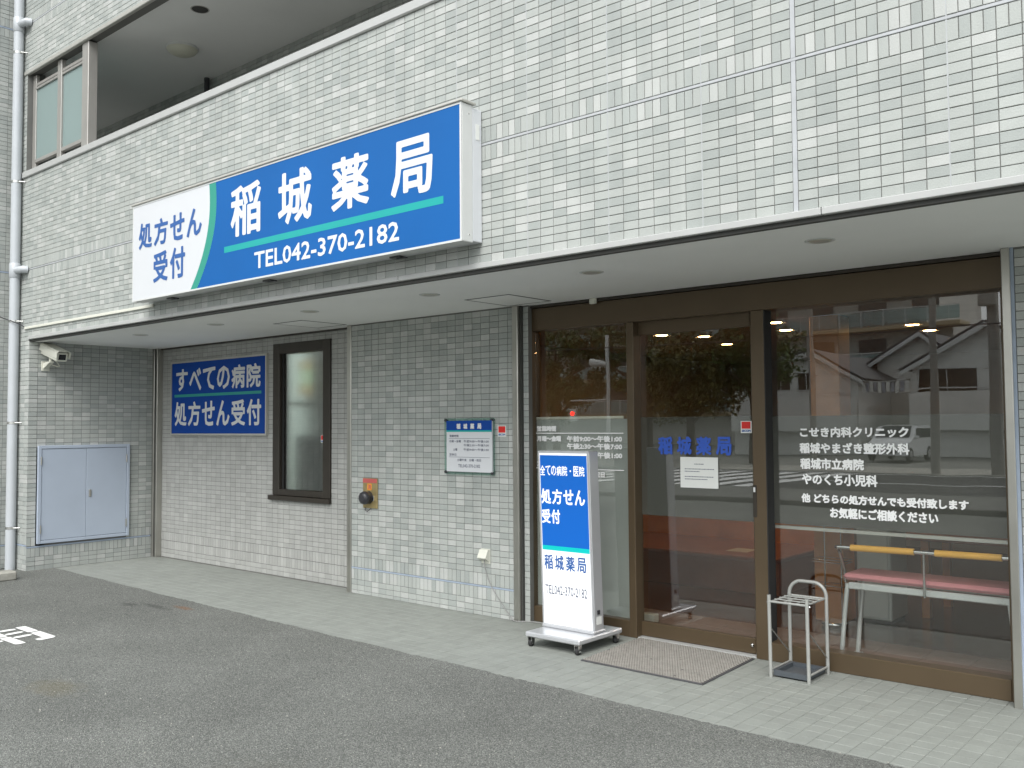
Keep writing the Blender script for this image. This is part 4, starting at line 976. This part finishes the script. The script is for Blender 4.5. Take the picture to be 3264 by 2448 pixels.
# ---- umbrella stand
us = thing('umbrella_stand', 'grey tubular steel umbrella stand with grid top and black drip tray', 'umbrella stand', (-.6, 1.3, 0))
ux0, ux1, uy0, uy1 = -.728, -.482, 1.158, 1.45
for x in (ux0, ux1):
    part('leg', MB().tube([(x, uy0, 0), (x - .004, uy0, .508)], .0115, 14), 'umbrella_paint', us); part('leg_cap', MB().tube([(x - .004, uy0, .508), (x - .004, uy0, .512)], .0105, 12), 'chrome', us)
    part('leg', MB().tube([(x, uy1, 0), (x, uy1, .43)], .0115, 14, cap=True), 'umbrella_paint', us)
arc = []
for k in range(9):
    w = math.pi / 2 * k / 8; arc.append((ux0 + .085 - .085 * math.cos(w), uy1, .48 + .085 * math.sin(w)))
arc2 = [(ux0 + ux1 - p[0], p[1], p[2]) for p in arc[::-1]]
part('handle_loop', MB().tube([(ux0, uy1, .43)] + arc + arc2 + [(ux1, uy1, .43)], .0115, 14), 'umbrella_paint', us)
for x in (ux0 + .07, ux1 - .07): part('bolt', MB().lathe((x, uy1 - .012, .558), (0, -1, 0), [(-.004, .006), (.004, .006), (.008, .003)], 10), 'chrome', us)
gzz = .468
for y in (uy0, uy1): part('top_rail', MB().tube([(ux0, y, gzz), (ux1, y, gzz)], .0075, 10), 'umbrella_paint', us)
for x in (ux0 + .012, ux1 - .012): part('top_rail', MB().tube([(x, uy0, gzz), (x, uy1, gzz)], .0065, 10), 'umbrella_paint', us)
for i in (1, 2): part('grid_wire', MB().tube([(ux0 + (ux1 - ux0) * i / 3, uy0, gzz), (ux0 + (ux1 - ux0) * i / 3, uy1, gzz)], .004, 8), 'umbrella_paint', us)
for i in (1, 2, 3): part('grid_wire', MB().tube([(ux0, uy0 + (uy1 - uy0) * i / 4, gzz + .004), (ux1, uy0 + (uy1 - uy0) * i / 4, gzz + .004)], .004, 8), 'umbrella_paint', us)
for x in (ux0, ux1):
    part('brace', MB().tube([(x, uy0 + .012, .3), (x, uy1 - .008, .1)], .004, 8), 'steel_band', us); part('side_rail', MB().tube([(x, uy0, .045), (x, uy1, .045)], .007, 10), 'umbrella_paint', us)
    part('bolt', MB().lathe((x + (.0115 if x == ux1 else -.0115), uy0, .462), (1 if x == ux1 else -1, 0, 0), [(-.002, .006), (.004, .006), (.008, .003)], 10), 'chrome', us)
part('drip_tray', MB().box(ux0 + .013, ux1 - .013, uy0 + .012, uy1 - .012, .012, .02).box(ux0 + .013, ux1 - .013, uy0 + .012, uy0 + .03, .02, .045).box(ux0 + .013, ux1 - .013, uy1 - .03, uy1 - .012, .02, .045).box(ux0 + .013, ux0 + .03, uy0 + .03, uy1 - .03, .02, .045).box(ux1 - .03, ux1 - .013, uy0 + .03, uy1 - .03, .02, .045), 'tray_plastic', us)

# ================================================================== inside the shop
bn = thing('waiting_bench', 'pink padded waiting bench with yellow foam back rail behind the display window', 'bench', (.03, 1.85, 0))
seat = MB().box(-.49, .56, 1.74, 2.06, .553, .594, bev=.018); part('seat', seat, 'pink_vinyl', bn)
part('seat_frame', MB().box(-.45, .52, 1.735, 1.765, .497, .54, bev=.006).box(-.45, .52, 2.03, 2.06, .497, .54, bev=.006), 'silver_paint', bn)
for x, s in ((-.46, -1), (.50, 1)):
    for y in (1.75, 2.045): part('leg', MB().tube([(x, y, .53), (x + s * .055, y, .0)], .015, 12), 'silver_paint', bn)
    part('foot', B(x + s * .055 - .03, x + s * .055 + .03, 1.72, 2.08, 0, .02, bev=.006), 'silver_paint', bn)
part('back_rail', MB().tube([(-.49, 1.68, .772), (.6, 1.68, .785)], .013, 12), 'chrome', bn)
part('foam_sleeve', MB().tube([(-.405, 1.68, .773), (-.012, 1.68, .778)], .021, 16), 'yellow_foam', bn); part('foam_sleeve', MB().tube([(.112, 1.68, .78), (.485, 1.68, .784)], .021, 16), 'yellow_foam', bn)
part('back_post', MB().tube([(.045, 1.68, .775), (.04, 1.695, .5)], .008, 10), 'chrome', bn)
part('back_post', MB().tube(smooth([(-.49, 1.68, .772), (-.52, 1.72, .765), (-.55, 1.85, .72), (-.56, 1.95, .6), (-.56, 1.98, .5)]), .011, 10), 'chrome', bn)
for x in (-.42, -.395, .455, .48): part('rivet', MB().lathe((x, 1.735, .51), (0, -1, 0), [(0, .006), (.003, .004)], 10), 'white_plastic', bn)
gc = thing('grey_cabinet', 'pale grey steel cabinet with small dark display behind the waiting bench', 'cabinet', (-.77, 3.35, 0))
part('body', B(-.905, -.64, 3.12, 3.5, .03, .95, bev=.01), 'grey_steel', gc); part('door', B(-.9, -.66, 3.105, 3.119, .05, .93, bev=.004), 'grey_steel', gc)
part('display', B(-.83, -.735, 3.1, 3.1045, .74, .8), 'screen_black', gc); part('plinth', B(-.89, -.66, 3.14, 3.48, 0, .03), 'dark_gap', gc)
wr = thing('wire_rack', 'slim chrome wire rack on a round base in front of the wooden column', 'rack', (-.98, 2.83, 0))
part('base', MB().lathe((-.98, 2.83, 0), (0, 0, 1), [(0, .09), (.02, .1), (.035, .1), (.04, .09)], 24), 'chrome', wr)
for x in (-1.05, -.92): part('upright', MB().tube([(x, 2.83, .03), (x, 2.83, .78)], .006, 8), 'chrome', wr)
for z in (.32, .5, .52): part('shelf_wire', MB().tube([(-1.12, 2.75, z), (-.86, 2.75, z), (-.86, 2.9, z), (-1.12, 2.9, z), (-1.12, 2.75, z)], .003, 6), 'chrome', wr)
single('poster', B(-1.16, -.97, 2.968, 2.976, .78, .93), 'poster_print', 'small pale printed poster on the wooden column inside', 'poster')
ct = thing('reception_counter', 'low reddish wooden counter inside behind the sliding door', 'counter', (-2.6, 4.2, 0))
part('front', B(-4.2, -1.9, 3.72, 3.76, .0, .3, bev=.004), 'red_wood', ct); part('top', B(-4.25, -1.85, 3.68, 4.9, .3, .34, bev=.006), 'red_wood', ct); part('back_panel', B(-4.2, -1.9, 4.86, 4.9, .34, 1.1), 'orange_wood', ct); part('end_panel', B(-1.9, -1.86, 3.76, 4.86, 0, .3), 'red_wood', ct)
tb = thing('wooden_table', 'dark red wooden table with orange leg beyond the bench', 'table', (-.1, 3.8, 0))
part('top', B(-.75, .35, 3.55, 4.3, .62, .66, bev=.006), 'red_wood', tb)
for x in (-.53, .25):
    for y in (3.42 + .2, 4.2): part('leg', B(x - .03, x + .03, y - .03, y + .03, 0, .62), 'orange_wood', tb)
single('paper_sheet', B(-2.5, -2.28, 3.95, 4.2, .3405, .3425), 'paper', 'white sheet of paper lying on the reddish counter', 'paper')
single('door_stop_block', B(-2.24, -2.12, 2.02, 2.1, 0, .07, bev=.006), 'cream_plastic', 'cream block on the lobby floor behind the door', 'block')
lamps = [(-2.89, 3.46, 1), (-2.65, 3.86, 1), (-2.91, 4.84, 0), (-1.58, 3.17, 1), (-1.79, 3.85, 1), (-1.87, 4.85, 0), (-.77, 4.21, 0), (-.81, 4.84, 0)]
lamp_labels = ['lit lamp seen in the upper left corner of the side pane', 'lit lamp nearest the upper left corner of the sliding door glass', 'lit lamp seen lower down in the left half of the side pane', 'lit lamp in the upper left corner of the display window', 'lit lamp in the upper right part of the sliding door glass', 'lit lamp just above the film at the right of the sliding door', 'lit lamp behind the middle of the display window, upper one of the pair', 'lit lamp behind the middle of the display window, lower one of the pair']
first = None
for i, (x, y, w) in enumerate(lamps):
    if first is None:
        first = thing('ceiling_lamp', lamp_labels[0], 'lamp', (x, y, 2.45), 'lit lamps in the shop ceiling')
        part('rim', MB().lathe((x, y, 2.45), (0, 0, -1), [(-.001, .075), (.006, .085), (.002, .095), (-.002, .095)], 24), 'white_plastic', first); part('lamp_disc', MB().lathe((x, y, 2.4485), (0, 0, -1), [(-.001, .056), (.002, .054)], 24), 'lamp_warm', first)
    else:
        o = copy_tree(first); o.location = (x, y, 2.45); o['label'] = lamp_labels[i]
fl = thing('strip_lamp', 'pale green lamp panel with added glowing amber strips, blurred behind the frosted window', 'lamp', (-6.05, 1.95, 2.0))
part('diffuser', B(-6.6, -5.5, 1.93, 1.95, 2.04, 2.21), 'lamp_white', fl)
for z in (1.95, 2.23): part('added_amber_strip', B(-6.6, -5.5, 1.928, 1.95, z, z + .075), 'added_amber_glow', fl)  # added glowing strips in place of lit orange shelf boards
part('housing', B(-6.62, -5.48, 1.951, 2.0, 1.97, 2.27), 'white_plastic', fl)
sh = thing('back_shelf', 'orange shelf boards and grey boxes blurred behind the frosted window', 'shelf', (-6.05, 1.95, 0))
part('board', B(-6.6, -5.5, 1.8, 1.92, 1.82, 1.86), 'yellow_foam', sh); part('back', B(-6.7, -5.4, 2.1, 2.15, .7, 2.5), 'balcony_deck', sh)
part('box', B(-6.5, -6.1, 1.8, 2.05, .9, 1.5, bev=.01), 'grey_steel', sh); part('box', B(-6.05, -5.6, 1.85, 2.05, .9, 1.35, bev=.01), 'room_wall', sh)

# ================================================================== across the street (seen in the glass)
def house(name, label, x0, x1, y0, y1, ze, apex, za, wins, m, rail=None):
    t = thing(name, label, 'house', ((x0 + x1) / 2, (y0 + y1) / 2, 0), 'houses across the street')
    part('wall', MB().prism([(x0, 0), (x1, 0), (x1, ze), (apex, za - .15), (x0, ze)], 'y', y0, y1), m, t)
    def slab(ax, az, bx, bz):
        d = Vector((bx - ax, bz - az)).normalized(); e = d * .5; n = Vector((-d.y, d.x)) * .09
        if n.y < 0: n = -n
        return MB().prism([(ax - e.x * 0, az), (bx + e.x, bz + e.y), (bx + e.x + n.x, bz + e.y + n.y), (ax + n.x, az + n.y)], 'y', y0 - .4, y1 + .45)
    part('roof', slab(apex, za, x0, ze + .15 * 0 + .12), 'roof_dark', t); part('roof', slab(apex, za, x1, ze + .12), 'roof_dark', t)
    for a, b in ((apex, x0), (apex, x1)):
        d = Vector((b - a, ze - za)).normalized()
        part('barge_board', MB().prism([(a, za - .02), (b + d.x * .5, ze + .1 + d.y * .5), (b + d.x * .5, ze - .12 + d.y * .5), (a, za - .26)], 'y', y1 + .4, y1 + .46), 'rail_white', t)
    for (a, b, c, d) in wins:
        w = part('window', B(a, b, y1 - .08, y1 + .01, c, d), 'window_dark', t); part('frame', MB().box(a - .05, a, y1 - .02, y1 + .05, c - .05, d + .05).box(b, b + .05, y1 - .02, y1 + .05, c - .05, d + .05).box(a, b, y1 - .02, y1 + .05, d, d + .05).box(a, b, y1 - .02, y1 + .05, c - .05, c).box((a + b) / 2 - .02, (a + b) / 2 + .02, y1 + .011, y1 + .03, c, d), 'rail_white', w)
    if rail:
        part('rail', MB().box(x0, x1, y1 + .3, y1 + .36, rail, rail + .06).box(x0, x1, y1 + .32, y1 + .35, 0, .01), 'rail_white', t); part('balcony_wall', B(x0, x1, y1 + .28, y1 + .38, 1.2, rail - .12), m, t)
    return t
house('gabled_house', 'white house with steep gable and wide dark window across the street', -12.3, -5.6, -47, -38, 4.15, -9.0, 6.05, [(-12.0, -9.5, 2.98, 4.05), (-8.2, -6.6, 2.98, 4.05)], 'house_white', 3.09)
house('small_gabled_house', 'white house with low gable and laundry beside it across the street', -21.5, -14.9, -46, -38, 3.85, -17.0, 5.2, [(-19.3, -18.3, 3.27, 4.25), (-17.9, -17.1, 3.27, 4.1)], 'house_white', 3.0)
house('rear_house', 'cream house standing back between the two white gabled houses', -15.6, -11.6, -52, -43, 4.9, -13.4, 6.3, [(-13.6, -12.6, 3.3, 4.2)], 'house_cream')
ld = thing('laundry_line', 'row of laundry hanging between the houses', 'laundry', (-13.8, -38, 3))
part('pole', MB().tube([(-14.8, -38, 3.6), (-12.4, -38, 3.6)], .03, 8), 'steel_band', ld)
for i in range(11): part('garment', MB().box(-14.7 + i * .21, -14.54 + i * .21, -38.02, -37.98, 3.0 + .1 * random.random(), 3.58), 'cloth_mix' if i % 2 else 'house_white', ld)
ab = thing('apartment_block', 'long balcony apartment block rising behind the houses and trees', 'building', (-40, -60, 0))
part('wall', B(-75, -17.0, -70, -56.5, 0, 16.2), 'block_wall', ab); part('wall', B(-17.0, -15.5, -70, -57, 0, 8.0), 'block_wall', ab)
for k, z in enumerate((2.4, 5.2, 8.0, 10.8, 13.6, 16.3)):
    xr = -14.5 if k <= 2 else -17.5
    part('balcony_slab', B(-75.5, xr, -57, -54.8, z - .28, z, bev=.03), 'slab_tan', ab)
    mb = MB().box(-75.5, xr, -54.95, -54.9, z + 1.05, z + 1.1)
    x = -75.4
    while x < xr: mb.box(x, x + .05, -54.95, -54.9, z, z + 1.05); x += 1.4
    part('railing', mb, 'rail_white', ab)
    part('rail_panel', B(-75.4, xr - .05, -54.93, -54.92, z + .12, z + 1.0), 'screen_glass', ab)
    x = -74.0
    while x < xr - 3: part('window', B(x, x + 1.8, -56.52, -56.45, z + .3, z + 2.1), 'window_dark', ab); x += 3.5
def tree_mesh(seed, h, rx, rz, n, m):
    rnd = random.Random(seed); mb = MB(); cl = []
    for i in range(46):
        a = rnd.uniform(0, 6.283); q = rnd.random() ** .45; z = rnd.uniform(-1, 1); rr = math.sqrt(max(0, 1 - z * z)) * q
        cl.append((rx * rr * math.cos(a), rx * rr * math.sin(a), h + rz * z * q, rnd.uniform(.35, .75)))
    for i in range(n):
        c = rnd.choice(cl); d = Vector((rnd.gauss(0, 1), rnd.gauss(0, 1), rnd.gauss(0, .8))).normalized() * c[3] * rnd.random() ** .4
        p = Vector(c[:3]) + d; s = rnd.uniform(.06, .13); u = Vector((rnd.gauss(0, 1), rnd.gauss(0, 1), rnd.gauss(0, 1))).normalized(); v = u.cross(Vector((rnd.gauss(0, 1), rnd.gauss(0, 1), rnd.gauss(0, 1)))).normalized()
        mb.add([p - u * s, p + v * s * .6, p + u * s, p - v * s * .6], [(0, 1, 2, 3)])
    tr = MB().tube([(0, 0, 0), (.05, .02, h * .4), (-.05, .05, h * .8), (0, 0, h + rz * .5)], [.2, .16, .12, .03], 9)
    for k in range(7):
        a = k * .9; z0 = h * (.45 + .06 * k); tr.tube([(0, 0, z0), (rx * .35 * math.cos(a), rx * .35 * math.sin(a), z0 + .6), (rx * .7 * math.cos(a), rx * .7 * math.sin(a), z0 + 1.0)], [.08, .05, .02], 6)
    return mb, tr
for i, (x, y, h, rx, rz, m, lab) in enumerate([(-25.0, -27, 4.2, 2.4, 2.4, 'leaves_green', 'leftmost green tree on the far pavement, beside the lamp post'), (-20.6, -28, 5.2, 2.7, 3.0, 'leaves_green', 'tall dark green tree on the far pavement behind the traffic signal'), (-17.6, -26.5, 3.5, 1.9, 2.0, 'leaves_olive', 'olive tree on the far pavement in front of the apartment block'), (-15.3, -27.5, 4.7, 2.0, 2.5, 'leaves_green', 'green tree on the far pavement nearest the white houses')]):
    t = thing('street_tree', lab, 'tree', (x, y, 0), 'trees along the far pavement'); a, b = tree_mesh(11 + i, h, rx, rz, 8000, m)
    for mb in (a, b): mb.v = [(v[0] + x, v[1] + y, v[2]) for v in mb.v]
    part('crown', a, m, t); part('trunk', b, 'bark', t)
def pole(x, y, h, r, lab, transformer=False):
    t = thing('utility_pole', lab, 'pole', (x, y, 0), 'utility poles along the street')
    part('shaft', MB().tube([(x, y, 0), (x, y, h)], [r, r * .7], 14), 'pole_concrete', t)
    for z in (h - .6, h - 1.3): part('cross_arm', B(x - .9, x + .9, y - .05, y + .05, z, z + .09), 'steel_band', t)
    for z in (3.2, 4.4, 5.6): part('step_bolt', MB().tube([(x - r * 1.6, y, z), (x + r * 1.6, y, z)], .015, 6), 'dark_cap', t)
    if transformer: part('transformer', MB().tube([(x - .05, y + .38, 5.0), (x - .05, y + .38, 5.9)], .26, 14), 'pole_concrete', t)
pole(-6.8, -22.4, 10.5, .13, 'slim utility pole on the far pavement between the houses'); pole(-5.15, -22.6, 11, .19, 'thick utility pole with transformer on the far pavement', True); pole(-11.0, -23.2, 9.5, .12, 'third utility pole on the far pavement beside the green tree')
for j, (z, sag, lab) in enumerate([(4.75, .3, 'lowest black overhead cable strung along the far pavement'), (7.2, .4, 'middle overhead cable strung along the far pavement'), (9.9, .5, 'topmost overhead cable strung along the far pavement')]):
    pts = [(-60 + 70 * i / 24, -22.3, z - sag * math.sin(math.pi * (i % 12) / 12) - .0) for i in range(25)]
    single('overhead_cable', MB().tube(pts, .022 if j == 0 else .014, 6), 'dark_cap', lab, 'cable', 'overhead cables')
ts_ = thing('traffic_signal', 'grey signal post with lamp head and red traffic light on an arm', 'traffic light', (-20.5, -24, 0))
part('post', MB().tube([(-20.1, -24.2, 0), (-20.1, -24.2, 5.3)], .09, 12), 'steel_band', ts_); part('arm', MB().tube([(-20.1, -24.2, 2.6), (-21.9, -24.1, 2.6)], .04, 8), 'steel_band', ts_)
part('lamp_head', MB().tube([(-20.1, -24.1, 4.1), (-20.8, -24.0, 4.2)], [.08, .16], 12), 'house_white', ts_); part('signal_box', B(-21.95, -21.6, -24.2, -24.0, 1.7, 2.25, bev=.03), 'steel_band', ts_); part('red_lens', MB().lathe((-21.77, -23.985, 2.05), (0, 1, 0), [(0, .1), (.01, .09)], 16), 'signal_red', ts_)
# parked white car facing the shop
cr = thing('parked_car', 'white hatchback car facing the shop from a forecourt across the street', 'car', (-10.95, -32, 0))
cx, cy = -10.95, -30.0
prof = [(0, .28), (.04, .5), (.12, .62), (.9, .86), (1.05, .92), (1.75, 1.42), (2.9, 1.47), (3.6, 1.3), (3.85, .9), (3.9, .4), (3.85, .25)]
part('body', MB().prism([(cy - a, b) for a, b in prof], 'x', cx - .8, cx + .8), 'car_white', cr)
part('windscreen', MB().add([(cx - .66, cy - 1.09, .97), (cx + .66, cy - 1.09, .97), (cx + .58, cy - 1.7, 1.4), (cx - .58, cy - 1.7, 1.4)], [(0, 1, 2, 3)]).add([(cx - .66, cy - 1.095, .99), (cx + .66, cy - 1.095, .99), (cx + .58, cy - 1.69, 1.42), (cx - .58, cy - 1.69, 1.42)], [(0, 1, 2, 3)]), 'screen_black', cr)
part('grille', B(cx - .5, cx + .5, cy - .03, cy + .012, .36, .5, bev=.01), 'screen_black', cr); part('number_plate', B(cx - .17, cx + .17, cy + .012, cy + .02, .38, .46), 'paper', cr)
for s in (-1, 1):
    part('headlight', B(cx + s * .74 - .14 * (s > 0), cx + s * .74 + .14 * (s < 0), cy - .12, cy + .0, .52, .64, bev=.02), 'chrome', cr)
    part('side_window', B(cx + s * .795, cx + s * .806, cy - 3.3, cy - 1.5, .95, 1.33), 'screen_black', cr); part('mirror', B(cx + s * .8, cx + s * .97, cy - 1.35, cy - 1.22, .9, 1.04, bev=.03), 'car_white', cr)
    for y in (cy - .75, cy - 3.15):
        w = part('wheel', MB().lathe((cx + s * .66, y, .3), (s, 0, 0), [(0, .27), (.02, .3), (.14, .3), (.16, .27)], 20), 'tyre', cr); part('rim', MB().lathe((cx + s * .815, y, .3), (s, 0, 0), [(0, .19), (.008, .17)], 16), 'chrome', w)
